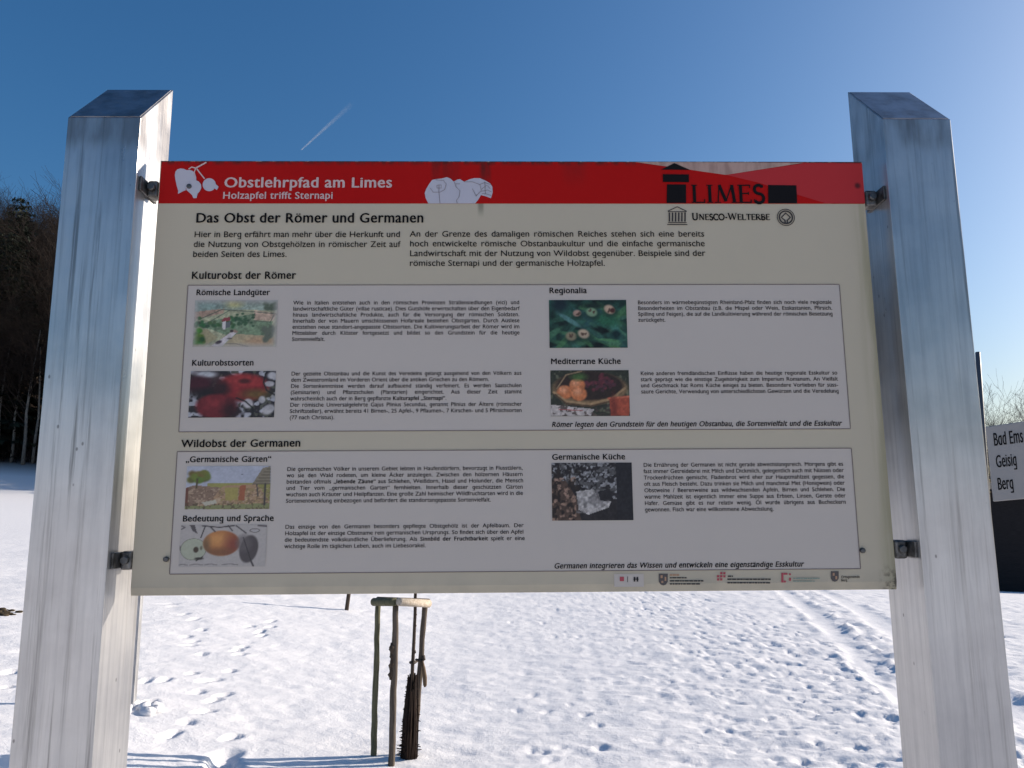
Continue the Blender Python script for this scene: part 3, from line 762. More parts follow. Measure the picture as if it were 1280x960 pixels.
# ---- printed pictures -------------------------------------------------------------
GAIN = 2.0
class Pic:
    def __init__(self, w, h, base):
        self.w, self.h = w, h
        self.a = np.zeros((h, w, 3)); self.a[:] = base
        self.yy, self.xx = np.mgrid[0:h, 0:w]
        self.u = self.xx / (w - 1); self.v = self.yy / (h - 1)      # v downwards
    def blend(self, m, c):
        m = np.clip(m, 0, 1)[..., None]; self.a = self.a * (1 - m) + np.array(c, float) * m
    def ell(self, cx, cy, rx, ry, c, soft=0.12, ang=0.0, al=1.0, clip=None):
        asp = self.w / self.h
        dx = (self.u - cx) * asp; dy = self.v - cy
        ca, sa = math.cos(R(ang)), math.sin(R(ang))
        p = (dx * ca + dy * sa) / (rx * asp); q = (-dx * sa + dy * ca) / ry
        d = np.sqrt(p * p + q * q)
        m = np.clip((1 + soft - d) / (2 * soft), 0, 1) * al
        if clip is not None: m = m * clip
        self.blend(m, c); return d, m
    def pol(self, pts, c, al=1.0):
        ins = np.zeros_like(self.u, bool); n = len(pts)
        for i in range(n):
            (x1, y1), (x2, y2) = pts[i], pts[(i + 1) % n]
            if y1 == y2: continue
            cond = ((y1 <= self.v) != (y2 <= self.v)) & (self.u < (x2 - x1) * (self.v - y1) / (y2 - y1) + x1)
            ins ^= cond
        self.blend(ins * al, c)
    def ln(self, pts, w, c, al=1.0):
        asp = self.w / self.h
        for (x1, y1), (x2, y2) in zip(pts[:-1], pts[1:]):
            ax, ay, bx_, by_ = x1 * asp, y1, x2 * asp, y2
            px, py = self.u * asp - ax, self.v - ay
            L2 = (bx_ - ax) ** 2 + (by_ - ay) ** 2
            t = np.clip((px * (bx_ - ax) + py * (by_ - ay)) / L2, 0, 1)
            d = np.hypot(px - t * (bx_ - ax), py - t * (by_ - ay))
            self.blend(np.clip((w - d) / (w * 0.6), 0, 1) * al, c)
    def noise(self, sx, sy, amp, seed=0.0, o=3):
        n = fbm(self.u * sx + seed, self.v * sy + seed * 1.7, o)
        self.a = np.clip(self.a * (1 + amp * n[..., None] * 2), 0, 255)
    def speck(self, sx, sy, thr, c, seed=0.0, al=1.0, region=None):
        n = fbm(self.u * sx + seed, self.v * sy + seed * 1.3, 2)
        m = np.clip((n - thr) * 8, 0, 1) * al
        if region is not None: m = m * region
        self.blend(m, c)
    def place(self, name, corners, n=2, label=None):
        q = np.array([bp(*c) for c in corners])         # tl,tr,br,bl
        xa, xb = (q[0, 0] + q[3, 0]) / 2, (q[1, 0] + q[2, 0]) / 2
        za, zb = (q[0, 1] + q[1, 1]) / 2, (q[2, 1] + q[3, 1]) / 2
        me = bpy.data.meshes.new(name)
        xs_ = xa + (xb - xa) * self.u - BX; zs_ = za + (zb - za) * self.v
        co = np.stack([xs_, np.full_like(xs_, layer(n) - BY), zs_], -1).reshape(-1, 3)
        ii = np.arange(self.w * self.h).reshape(self.h, self.w)
        fs = np.stack([ii[1:, :-1], ii[1:, 1:], ii[:-1, 1:], ii[:-1, :-1]], -1).reshape(-1, 4)
        me.from_pydata(co.tolist(), [], fs.tolist())
        s = np.clip(self.a / 255.0, 0, 1)
        s = s.mean(-1, keepdims=True) * .2 + s * .8
        lin = np.where(s <= 0.04045, s / 12.92, ((s + 0.055) / 1.055) ** 2.4) * GAIN
        at_ = me.color_attributes.new('print', 'FLOAT_COLOR', 'POINT')
        c4 = np.ones((self.w * self.h, 4), np.float32); c4[:, :3] = np.clip(lin * np.array([0.86, 0.78, 0.68]), 0, 0.85).reshape(-1, 3)
        at_.data.foreach_set('color', c4.ravel())
        o = bpy.data.objects.new(name, me); COL.objects.link(o); o.parent = board
        me.materials.append(PRINT); 
        if label: o['label'] = label
        return o
pm = Mat('colour_print', (0.5, 0.5, 0.5), 0.45, spec=0.35)
an = pm.n('ShaderNodeAttribute'); an.attribute_name = 'print'
pm.base(an.outputs['Color']); PRINT = pm.m

# 1 watercolour of a country estate
P = Pic(130, 72, (128, 134, 110))
P.pol([(0, 0), (1, 0), (1, .22), (.45, .2), (0, .3)], (112, 130, 124))
P.ell(.47, .06, .1, .1, (140, 140, 92), .6); P.ell(.15, .1, .18, .12, (95, 122, 122), .6, al=.7)
P.pol([(0, .25), (.36, .18), (.35, .28), (0, .42)], (140, 118, 104)); P.pol([(.72, .22), (1, .28), (.95, .45), (.72, .42)], (146, 126, 112))
P.pol([(.0, .55), (.25, .42), (.7, .3), (.72, .45), (.95, .46), (.9, .75), (.4, .75), (.2, .62)], (92, 116, 92))
P.noise(18, 12, .14, 3); P.noise(50, 30, .08, 8)
for q in ([(.05, .42), (.33, .2), (.72, .25), (1, .3)], [(.2, .45), (.42, .22)], [(.62, .55), (.73, .28)], [(.0, .5), (.3, .5)], [(.72, .44), (.92, .47), (.96, .32)]): P.ln(q, .014, (62, 78, 66), .8)
for i in range(46):
    x = rng.uniform(.02, .66); y = .48 + rng.normal(0, .055) + .05 * math.sin(x * 9)
    P.ell(x, y, .022, .035, (38 + rng.uniform(0, 24), 74 + rng.uniform(-8, 22), 52), .4)
for i in range(24): P.ell(rng.uniform(.5, .72), rng.uniform(.28, .58), .018, .022, (46, 76, 54), .4)
for i in range(16): P.ell(rng.uniform(.84, 1), rng.uniform(.06, .2), .026, .04, (70, 84, 70), .4)
P.pol([(.0, .66), (.16, .62), (.3, .8), (.12, 1), (0, 1)], (126, 122, 94))
P.pol([(.27, 1), (.2, 1), (.5, .62), (.54, .68)], (134, 110, 98)); P.pol([(.22, .98), (.46, .68), (.52, .7), (.34, 1)], (158, 156, 164))
P.pol([(.52, .72), (.98, .78), (.96, 1), (.36, 1)], (142, 132, 106)); P.ell(.8, .88, .16, .09, (148, 122, 96), .5)
P.noise(30, 20, .06, 5)
P.pol([(.33, .44), (.36, .38), (.43, .36), (.44, .43), (.36, .47)], (122, 52, 58)); P.pol([(.34, .47), (.38, .45), (.38, .62), (.35, .62)], (160, 160, 166)); P.pol([(.38, .48), (.44, .46), (.44, .58), (.38, .6)], (80, 88, 96))
for i in range(20): P.ell(.07 + rng.normal(0, .03), .82 + rng.normal(0, .07), .03, .05, (34 + rng.uniform(0, 40), 84 + rng.uniform(-15, 34), 36), .4)
for i in range(14): P.ell(.9 + rng.normal(0, .03), .68 + rng.normal(0, .08), .03, .06, (78, 88, 78), .5)
P.ell(.31, .9, .04, .035, (50, 42, 52), .3, -20); P.ell(.46, .66, .02, .03, (48, 40, 44), .3); P.ell(.44, .82, .03, .016, (76, 70, 70), .4)
P.ln([(.4, .93), (.52, .93), (.66, .99)], .012, (80, 76, 66)); P.noise(60, 34, .05, 2)
m = np.minimum(np.minimum(P.u, 1 - P.u) * 14, np.minimum(P.v, 1 - P.v) * 9)
P.blend(np.clip(1 - m, 0, 1) * .8, (138, 138, 142))
P.place('picture', [(244, 376), (347, 375), (346, 434), (241, 434)], label='watercolour view of a country estate among fields')
# 2 red apples
P = Pic(110, 62, (38, 36, 42)); P.speck(14, 9, .12, (150, 156, 172), 2.0); P.speck(20, 12, .22, (70, 74, 66), 6.0)
P.ell(.17, .12, .17, .13, (58, 46, 50), .3); P.ell(.18, .07, .12, .07, (158, 166, 180), .4)
P.ell(.1, .3, .16, .18, (62, 22, 34), .3); P.ell(.3, .48, .3, .12, (28, 24, 28), .5); P.ell(.62, .36, .3, .3, (124, 30, 34), .12); P.ell(.6, .22, .2, .12, (158, 44, 46), .7, al=.9); P.ell(.78, .5, .16, .1, (92, 84, 38), .6, al=.8); P.ell(.36, .38, .1, .16, (46, 24, 28), .5)
P.ell(.64, .22, .07, .05, (70, 24, 26), .5); P.ell(.32, .76, .24, .26, (104, 26, 34), .12); P.ell(.3, .68, .14, .12, (130, 38, 44), .7, al=.7); P.ell(.48, .85, .1, .2, (40, 20, 24), .6, al=.8)
P.ell(.69, .7, .06, .1, (160, 160, 170), .2, 20); P.ell(.85, .62, .04, .08, (150, 152, 160), .2); P.ell(.93, .28, .06, .06, (150, 150, 160), .2); P.ell(.93, .83, .08, .1, (148, 150, 158), .2, -30); P.ell(.96, .1, .06, .08, (155, 158, 168), .25)
P.ln([(.55, .58), (.66, .66), (.75, .8), (.74, 1)], .022, (26, 30, 30)); P.ln([(.88, .05), (.86, .25), (.9, .42), (1, .52)], .022, (30, 32, 34)); P.a *= .9; P.noise(22, 14, .1, 4)
P.place('picture', [(238.5, 464), (345, 464), (343, 522), (236, 522)], label='photograph of red apples on the tree')
# 3 medlars among green leaves
P = Pic(110, 68, (18, 46, 40)); P.noise(8, 6, .7, 9)
for i in range(44):
    t = rng.uniform(0, 1)
    P.ell(rng.uniform(0, 1), rng.uniform(0, 1), rng.uniform(.10, .22), rng.uniform(.035, .075), (22 + 34 * t, 60 + 46 * t, 46 + 26 * rng.uniform(0, 1) + 10 * t), .25, rng.uniform(-60, 60), .85)
P.ell(.26, .42, .17, .05, (58, 104, 106), .3, 32); P.ell(.84, .55, .15, .08, (44, 100, 92), .3, 65); P.ell(.74, .42, .16, .14, (26, 82, 58), .4, 10); P.ell(.86, .72, .06, .09, (8, 34, 36), .4)
P.ell(.75, .84, .14, .03, (54, 108, 70), .3, 5); P.ell(.56, .12, .14, .06, (16, 34, 28), .5); P.ell(.14, .1, .1, .14, (16, 32, 40), .5)
P.noise(40, 26, .12, 3)
for (x, y, r_, c) in ((.36, .28, .055, (150, 122, 110)), (.55, .26, .075, (104, 140, 110)), (.78, .2, .075, (166, 142, 122)), (.28, .76, .075, (122, 116, 92)), (.44, .71, .078, (160, 144, 124))):
    c = tuple(k_ * .86 for k_ in c); P.ell(x + .012, y + .05, r_ * 1.15, r_ * 1.3, (14, 36, 30), .5, al=.8); P.ell(x, y, r_ * .95, r_ * 1.2, c, .2, rng.uniform(-30, 30)); P.ell(x - .01, y - .03, r_ * .6, r_ * .7, tuple(min(255, k_ * 1.15) for k_ in c), .6, al=.6)
    for a in range(4): P.ell(x + rng.normal(0, .016), y + rng.normal(0, .026), .011, .028, (66, 48, 40), .5, rng.uniform(0, 180), .9)
P.ell(.82, .22, .03, .05, (60, 30, 26), .3)
P.place('picture', [(686, 375.5), (783, 375), (784, 435), (687, 435)], label='photograph of medlar fruits among green leaves')
# 4 fruit basket
P = Pic(110, 64, (40, 44, 36)); P.speck(16, 10, .1, (84, 88, 70), 4, .8); P.pol([(0, .75), (.55, .85), (.5, 1), (0, 1)], (150, 146, 148)); P.speck(30, 18, .1, (60, 50, 48), 7, .8, P.v > .72)
P.ell(.5, .4, .48, .36, (104, 84, 58), .06); P.ell(.5, .34, .43, .32, (40, 30, 26), .08)
for i in range(60):
    a = rng.uniform(0, 6.28); P.ell(.64 + .2 * math.cos(a) * rng.uniform(0, 1), .28 + .2 * math.sin(a) * rng.uniform(0, 1), .022, .036, (54 + rng.uniform(0, 34), 34, 44), .3)
for (x, y) in ((.18, .48), (.34, .33), (.36, .52)):
    P.ell(x, y, .1, .15, (166, 92, 52), .12); P.ell(x - .02, y - .05, .05, .07, (190, 130, 96), .7, al=.8)
P.ell(.36, .14, .1, .08, (52, 82, 40), .5); P.ln([(.04, .48), (.2, .68), (.5, .74), (.78, .62), (.94, .4)], .035, (128, 104, 74)); P.ln([(.06, .53), (.2, .73), (.5, .79), (.78, .67)], .022, (72, 54, 38)); P.ln([(.08, .4), (.2, .1), (.4, .02)], .02, (120, 100, 76))
P.pol([(.74, .6), (1, .56), (.99, 1), (.76, 1)], (140, 58, 40)); P.ln([(.73, .62), (1, .58)], .03, (160, 78, 56)); P.ell(.8, .85, .04, .3, (92, 34, 28), .6, al=.7); P.ln([(.1, .85), (.4, .88)], .012, (140, 60, 64)); P.noise(40, 24, .12, 2)
P.place('picture', [(688, 463), (785.5, 463), (787.5, 520), (688.5, 520.5)], label='photograph of a wicker basket of fruit')
# 5 walled garden
P = Pic(110, 58, (134, 142, 162)); P.blend((P.v > .4) * (P.u > .25) * 1.0, (122, 122, 66)); P.noise(6, 4, .04, 3)
P.pol([(0, .5), (.1, .44), (.44, .5), (.46, .98), (0, 1)], (112, 92, 78)); P.pol([(.44, .46), (.84, .42), (1, .82), (1, 1), (0, 1), (.3, .82)], (138, 112, 86)); P.speck(40, 34, .05, (92, 74, 62), 4, .6, P.v > .5); P.speck(36, 28, .16, (158, 140, 118), 9, .6, P.v > .52); P.speck(30, 30, .1, (116, 104, 62), 19, .6, (P.v > .52) & (P.u > .4))
P.pol([(0, .5), (.03, .5), (.04, 1), (0, 1)], (92, 56, 48)); P.pol([(.64, .46), (.71, .44), (.7, .8), (.63, .8)], (132, 74, 50)); P.pol([(.46, .5), (.62, .5), (.62, .78), (.48, .8)], (132, 124, 66)); P.pol([(0, .93), (.5, .9), (1, .86), (1, 1), (0, 1)], (106, 112, 74)); P.speck(40, 20, .12, (76, 66, 50), 14, .8, P.v > .85)
for i in range(26): P.ell(.14 + rng.uniform(-.09, .1), .25 + rng.uniform(-.09, .08), .045, .07, (66 + rng.uniform(0, 36), 74 + rng.uniform(0, 34), 40), .4)
P.ln([(.13, .3), (.125, .5)], .03, (70, 62, 44)); P.pol([(.78, .44), (.9, .05), (1, .0), (1, .42)], (106, 100, 86))
for q in range(6): P.ln([(.8 + .03 * q, .42 - .07 * q), (1, .42 - .07 * q)], .01, (64, 60, 52), .8)
P.ln([(.94, .42), (.94, .9)], .03, (56, 54, 56)); P.ln([(.84, .44), (.86, .7)], .02, (60, 58, 60)); P.pol([(.2, .84), (.36, .78), (.38, .86), (.24, .92)], (146, 146, 134)); P.ell(.66, .19, .01, .01, (60, 60, 70), .4); P.noise(50, 30, .04, 7)
P.place('picture', [(233, 583), (339, 582.5), (337, 636), (232.5, 637)], label='picture of a walled garden with a thatched shelter')
# 6 botanical drawing of an apple
P = Pic(120, 60, (140, 138, 140))
P.ell(.16, .58, .15, .26, (78, 84, 76), .02); P.ell(.16, .58, .145, .25, (134, 142, 128), .02); P.ell(.19, .59, .03, .07, (60, 50, 42), .2); P.ell(.25, .55, .015, .05, (90, 90, 76), .3)
_, mk = P.ell(.48, .44, .21, .3, (146, 90, 50), .06); P.ell(.43, .35, .12, .15, (176, 122, 66), .7, al=.9, clip=mk); P.ell(.63, .48, .10, .26, (104, 46, 44), .7, al=.8, clip=mk); P.ell(.45, .66, .2, .1, (96, 64, 46), .6, al=.7, clip=mk); P.ell(.3, .5, .05, .24, (84, 68, 52), .7, al=.7, clip=mk)
P.ell(.8, .58, .105, .33, (66, 62, 66), .08, 12); P.ell(.74, .44, .09, .2, (84, 80, 84), .3, al=.7); P.ln([(.83, .86), (.86, .98)], .03, (60, 56, 60)); P.ln([(.73, .3), (.83, .85)], .012, (40, 38, 42))
for q in ([(.25, .02), (.45, .06), (.62, .02)], [(.28, .05), (.24, .3)], [(.34, .04), (.4, .16)], [(.64, .02), (.76, .2)], [(.55, .02), (.6, .14)]): P.ln(q, .02, (56, 52, 56))
P.pol([(.1, .0), (.16, .0), (.2, .22), (.14, .14)], (70, 66, 70)); P.ell(.86, .14, .06, .05, (70, 66, 70), .1); P.ell(.86, .14, .05, .035, (138, 138, 142), .1); P.ln([(.9, .02), (1, .04)], .03, (80, 76, 80)); P.ln([(.01, .02), (.05, .06), (.01, .1)], .02, (84, 80, 84)); P.ln([(.0, .5), (.01, .6)], .02, (80, 78, 80))
P.ell(.23, .8, .05, .03, (50, 48, 46), .3); P.ln([(.2, .85), (.27, .76)], .02, (50, 48, 46))
for a, b in ((.0, .1), (.13, .28), (.3, .44), (.5, .68)): P.ln([(a, .95), ((a + b) / 2, .93), (b, .955)], .014, (84, 82, 86), .8)
P.noise(50, 26, .025, 7)
P.place('picture', [(226, 656), (334, 656), (332, 708), (224, 709)], label='botanical drawing of an apple with leaf and cut half')
# 7 dark cooking picture
P = Pic(110, 76, (30, 28, 32)); P.speck(34, 26, .0, (108, 112, 120), 2, 1.0, (P.u < .82) & (P.v < .52 - .12 * np.sin(P.u * 6))); P.speck(26, 18, .08, (64, 66, 70), 8, .9, (P.u < .8) & (P.v < .5))
P.pol([(0, .3), (.18, .32), (.3, .6), (.36, 1), (0, 1)], (62, 48, 42)); P.speck(22, 16, .06, (120, 96, 84), 5, .9, (P.u < .3) & (P.v > .25)); P.speck(22, 16, .12, (30, 24, 22), 11, .9, P.u < .36)
P.pol([(.3, .5), (.52, .46), (.58, .66), (.73, .68), (.7, .78), (.45, .9), (.33, .82)], (138, 138, 142)); P.speck(12, 8, .08, (92, 92, 96), 3, .8, (P.u > .3) & (P.u < .73) & (P.v > .46)  & (P.v < .88) & (P.u + P.v < 1.4)); P.pol([(.57, .5), (.72, .46), (.76, .64), (.6, .66)], (28, 27, 32)); P.blend((P.u > .8) * 1.0, (26, 26, 32)); P.noise(40, 26, .2, 6)
P.place('picture', [(689, 579), (789.5, 578), (791.5, 650), (690.5, 651)], label='dark photograph of food cooking over embers')

# ---- row of small logos along the lower edge -----------------------------------------
RL = Mat('red_logo_print', (0.42, 0.06, 0.08), 0.5).m
OR = Mat('ochre_print', (0.42, 0.24, 0.14), 0.5).m
GR = Mat('green_grey_print', (0.24, 0.30, 0.24), 0.5).m
DK = Mat('dark_logo_print', (0.085, 0.07, 0.065), 0.5).m
sheet('logo', [(767.5, 717.5), (804.5, 717.3), (804.8, 733.4), (767.8, 733.6)], WB.m, 1)
def marks(name, mat, rects, n=2):
    mb = MB()
    for (a, b, c_, d) in rects:
        mb.poly([(bp(a, d)[0], layer(n), bp(a, d)[1]), (bp(c_, d)[0], layer(n), bp(c_, d)[1]), (bp(c_, b)[0], layer(n), bp(c_, b)[1]), (bp(a, b)[0], layer(n), bp(a, b)[1])])
    return mb.build(name, mat, board)
def bars(y, x0_, x1_, h=1.7, seed=0):
    r_ = random.Random(seed); out = []; x = x0_
    while x < x1_ - 1:
        w = r_.uniform(2.0, 6.0); e = min(x + w, x1_); out.append((x, y - h / 2, e, y + h / 2)); x = e + 0.55
    return out
marks('logo', RL, [(774.6, 720.8, 779.8, 726.4)]); marks('logo', GREYINK, [(784, 720.5, 784.7, 727.5), (792, 721, 794, 727), (795.5, 721, 797.6, 727), (791.5, 723.4, 798.2, 724.4)], 2.2)
def shield(cx_, cy_, w, h, n, mat):
    return sheet('logo', [(cx_ - w, cy_ - h), (cx_ + w, cy_ - h), (cx_ + w, cy_ + h * .35), (cx_ + w * .6, cy_ + h * .85), (cx_, cy_ + h), (cx_ - w * .6, cy_ + h * .85), (cx_ - w, cy_ + h * .35)], mat, n)
shield(829, 724.4, 5.6, 7.4, 1.5, DK)
marks('logo', OR, [(825.5, 719, 828, 722.5), (830.5, 721, 832.6, 726), (826.5, 726, 829, 728.5)] + bars(718.6, 837, 850, 2.2, 3), 2.2)
marks('logo', GREYINK, bars(722.2, 837, 858, 1.5, 1) + bars(726, 837, 879, 1.7, 2) + bars(729.8, 837, 876, 1.7, 4))
marks('logo', RL, [(896 + 3.9 * i, 715 + 3.9 * j, 898.8 + 3.9 * i, 717.8 + 3.9 * j) for i in range(3) for j in range(3) if (i, j) not in ((0, 0), (2, 2))])
marks('logo', GREYINK, bars(720.2, 909.5, 916, 1.6, 5) + bars(724, 909, 963, 1.7, 6) + bars(728.4, 909, 962.5, 1.7, 7))
marks('logo', RL, [(976.4, 716, 979, 728), (979.2, 716, 984, 718.4), (979.2, 725.6, 982, 728), (986, 716.6, 988.2, 719), (986, 722, 988.4, 726)])
marks('logo', GR, bars(723, 991, 1024, 1.6, 8) + bars(726.4, 991, 1018, 1.3, 9))
shield(1043.2, 720.6, 4.9, 6.6, 1.5, DK); marks('logo', OR, [(1040.5, 716, 1042.8, 719.5), (1043.8, 720, 1046, 724)], 2.2)
lg = MB()
for s_, y_, x_ in (('Ortsgemeinde', 722.6, 1074.5), ('Berg', 726.6, 1058.5)):
    a_ = bp(1051, y_); b_ = bp(x_, y_); sz = px2m(2.9)
    put(lg, s_, a_[0], a_[1], sz, (b_[0] - a_[0]) / (width(s_, 0.012) * sz / CAP), 0.012, 2)
lg.build('logo', INK, board)
COL.objects.unlink(fo); bpy.data.objects.remove(fo)

# screws through the board
for (px, py) in ((237, 233.6), (208.2, 699), (1077.6, 688)):
    x_, z_ = bp(px, py); s = MB()
    s.tube([(x_, BY - 0.0005, z_), (x_, BY - 0.0042, z_), (x_, BY - 0.0056, z_)], [0.0046, 0.0044, 0.0028], 14)
    s.build('screw', BOLT, board)
# brackets between posts and board
def bracket(left, pz):
    xi = LX1 if left else RX0; xe = x0 if left else x1
    s = 1 if left else -1
    a, b = sorted((xi + s * 0.0006, xi + s * 0.0045))
    m_ = MB(); m_.box(a, b, PY + 0.010, BY + 0.040, pz - 0.0135, pz + 0.0135)
    o = m_.build('bracket', BRK.m, sign, bevel=0.0012)
    a, b = sorted((xi + s * 0.0052, xe - s * 0.0006))
    m_ = MB(); m_.box(a, b, BY - 0.004, BY + 0.020, pz - 0.0165, pz + 0.0150); m_.build('clamp_block', BRK.m, o, bevel=0.004)
    xm = (a + b) / 2
    m_ = MB(); m_.tube([(xm, BY - 0.0042, pz), (xm, BY - 0.0105, pz), (xm, BY - 0.0125, pz)], [0.0075, 0.0075, 0.006], 6); m_.build('bolt', BOLT, o)
bracket(True, bp(186, 236)[1]); bracket(True, bp(157, 700)[1]); bracket(False, bp(1095, 248)[1]); bracket(False, bp(1136, 686)[1])

# ------------------------------------------------------------------ direction sign on the right
DS = 3.6
pt = at_y(1222, 440, DS + 0.06); pbm = at_y(1230, 531, DS + 0.06)
dx_, dy_ = pt[0], pt[1]
dsign = empty('direction_sign', (float(dx_), float(dy_), hz(dx_, dy_)))
tag(dsign, 'white three-line destination sign reading Bad Ems, Geisig and Berg on a thin dark pole', 'direction sign')
POLE = Mat('dark_pole_paint', (0.035, 0.045, 0.065), 0.45).m
m_ = MB(); m_.tube([(dx_ - 0.10, dy_, hz(dx_, dy_) - 0.3), (dx_, dy_, pt[2] - 0.004), (dx_, dy_, pt[2])], [0.011, 0.011, 0.009], 14); m_.build('pole', POLE, dsign)
yaw, roll = R(-40), R(5)
tlc = at_y(1231.5, 533.5, DS); blc = at_y(1241, 627, DS)
uvec = Vector((math.cos(yaw), math.sin(yaw), 0)); 
uvec = (uvec * math.cos(roll) + Vector((0, 0, 1)) * math.sin(roll)).normalized()
vvec = Vector((blc[0] - tlc[0], 0, blc[2] - tlc[2])); PH = vvec.length; vvec = Vector((0.0, 0.0, -1.0))
nvec = uvec.cross(vvec).normalized()           # towards the viewer
if nvec.y > 0: nvec = -nvec
PW = 0.85
O = Vector(tlc)
PLM = Mat('white_sign_sheet', (0.66, 0.67, 0.70), 0.4)
PLM.base(PLM.mix(PLM.noise(PLM.coord(), 8, 4), (0.28, 0.265, 0.255), (0.335, 0.315, 0.30)))
m_ = MB(); t_ = 0.018
f4 = [O, O + uvec * PW, O + uvec * PW + vvec * PH, O + vvec * PH]
b4 = [p - nvec * t_ for p in f4]
m_.mesh([tuple(p) for p in f4 + b4], [(0, 1, 2, 3), (7, 6, 5, 4), (0, 4, 5, 1), (1, 5, 6, 2), (2, 6, 7, 3), (3, 7, 4, 0)])
plate = m_.build('sign_plate', PLM.m, dsign, bevel=0.004)
fc = bpy.data.curves.new('lettering', 'FONT'); fc.resolution_u = 4
fo = bpy.data.objects.new('lettering', fc); COL.objects.link(fo)
GL.clear()
def plate_uv(px, py):
    d = Vector(ray(px, py)); e = Vector(EYE); t = (O - e).dot(nvec) / d.dot(nvec); p = e + d * t - O
    # solve p = u*uvec + v*vvec
    A = np.array([[uvec.dot(uvec), uvec.dot(vvec)], [uvec.dot(vvec), vvec.dot(vvec)]]); b_ = np.array([p.dot(uvec), p.dot(vvec)])
    return np.linalg.solve(A, b_)
for s_, pa_, pb_, cap_ in (('Bɑd Ems', (1242.5, 557.5), (1279.5, 549.5), 16.5), ('Geisig', (1245.5, 584.5), (1271.5, 579.5), 15.5), ('Berg', (1247.5, 612.5), (1267.5, 609), 15.5)):
    a_ = plate_uv(*pa_); b_ = plate_uv(*pb_); c_ = plate_uv(pa_[0], pa_[1] - cap_)
    size = a_[1] - c_[1]; w = width(s_, 0.016) * size / CAP; k = (b_[0] - a_[0]) / w; x = a_[0]; m_ = MB()
    for ch in s_:
        vv, ff, adv, _ = glyph(ch, 0.016)
        if len(vv):
            for q_, ex in enumerate((-.022, 0, .022)):
                m_.mesh([tuple(O + uvec * (x + (q[0] + ex) * size / CAP * k) + vvec * (a_[1] - q[1] * size / CAP) + nvec * (0.0015 + .0002 * q_)) for q in vv], ff)
        x += adv * size / CAP * k
    m_.build('lettering', INK, plate)
COL.objects.unlink(fo); bpy.data.objects.remove(fo)

# ------------------------------------------------------------------ tree stakes and sapling
def wood(name, a, b, scale=(40, 40, 3)):
    m = Mat(name, a, 0.85, spec=0.2)
    n_ = m.noise(m.coord(scale), 2.0, 5, 0.65)
    m.base(m.ramp(n_, [(0.3, a), (0.7, b)])); m.bump(n_, 0.5, 0.006); return m.m
WD = wood('weathered_wood', (0.05, 0.040, 0.031), (0.15, 0.12, 0.095))
WDG = wood('algae_wood', (0.06, 0.06, 0.035), (0.17, 0.16, 0.10))
WDB = wood('peeled_pale_wood', (0.34, 0.27, 0.20), (0.58, 0.51, 0.42), (30, 30, 30))
BARK = wood('dark_bark', (0.03, 0.022, 0.018), (0.10, 0.075, 0.055))
REED = wood('old_reed_mat', (0.010, 0.007, 0.006), (0.050, 0.030, 0.021), (60, 60, 2))
STRAP = Mat('brown_strap', (0.06, 0.045, 0.035), 0.8).m
S2 = ground_at(489, 955); S1 = ground_at(466.5, 943); S3 = ground_at(514, 942)
sup = empty('tree_support', (float(S2[0]), float(S2[1]), float(S2[2])))
tag(sup, 'three weathered wooden tree stakes joined by short rails at the top', 'tree support')
rr_ = random.Random(3)
def stake(p, topx, topy, r, mat):
    y = p[1]; t = at_y(topx, topy, y)
    m_ = MB(); n_ = 16; pts = []; rad = []
    for i in range(n_ + 1):
        s = i / n_
        q = Vector((p[0], p[1], gz(p[0], p[1]) - 0.25)).lerp(Vector(t), s)
        q += Vector((rr_.uniform(-.0028, .0028), rr_.uniform(-.0028, .0028), 0)); pts.append(q); rad.append(r * (1.06 - 0.12 * s) * rr_.uniform(.93, 1.06))
    m_.tube(pts, rad, 12, wob=.06, rnd=rr_); return m_.build('stake', mat, sup), t
st1, T1 = stake(S1, 472.5, 754, 0.0195, WDG); st2, T2 = stake(S2, 495, 754, 0.0215, WD); st3, T3 = stake(S3, 531, 756, 0.0205, WD)
def rail(a, b, mat, r, ext=0.035):
    a = Vector(a); b = Vector(b); d = (b - a).normalized(); m_ = MB()
    zoff = Vector((0, 0, 0.012))
    pts = [a - d * ext + zoff, a - d * ext * .8 + zoff, b + d * ext * .8 + zoff, b + d * ext + zoff]
    m_.tube(pts, [r * .8, r, r, r * .8], 14); return m_.build('rail', mat, sup)
nrm = 0.034
rail(Vector(T1) + Vector((-.018, -nrm, 0)), Vector(T2) + Vector((-.012, -nrm, 0)), WDG, 0.027, .012)
rail(Vector(T2) + Vector((.035, -nrm - .004, 0)), Vector(T3) + Vector((.02, -nrm, 0)), WDB, 0.027, .02)
rail(Vector(T1) + Vector((.01, nrm + .02, 0)), Vector(T3) + Vector((0, nrm + .02, 0)), WD, 0.025, .03)
# remains of a tie on the front stake
m_ = MB()
tp_, tr_ = [], []
for i, (py_) in enumerate(np.linspace(804, 851, 17)):
    q = Vector(S2).lerp(Vector(T2), (955 - py_) / (955 - 754)); tp_.append(q + Vector((-.017 + rr_.uniform(-.004, .004), -.010, 0)))
    tr_.append((.006 if i in (0, 16) else rr_.uniform(.009, .016)) * (1.5 if i in (2, 3, 14) else 1))
m_.tube(tp_, tr_, 9, rnd=rr_, wob=.3)
m_.build('tie_remnant', BARK, sup)
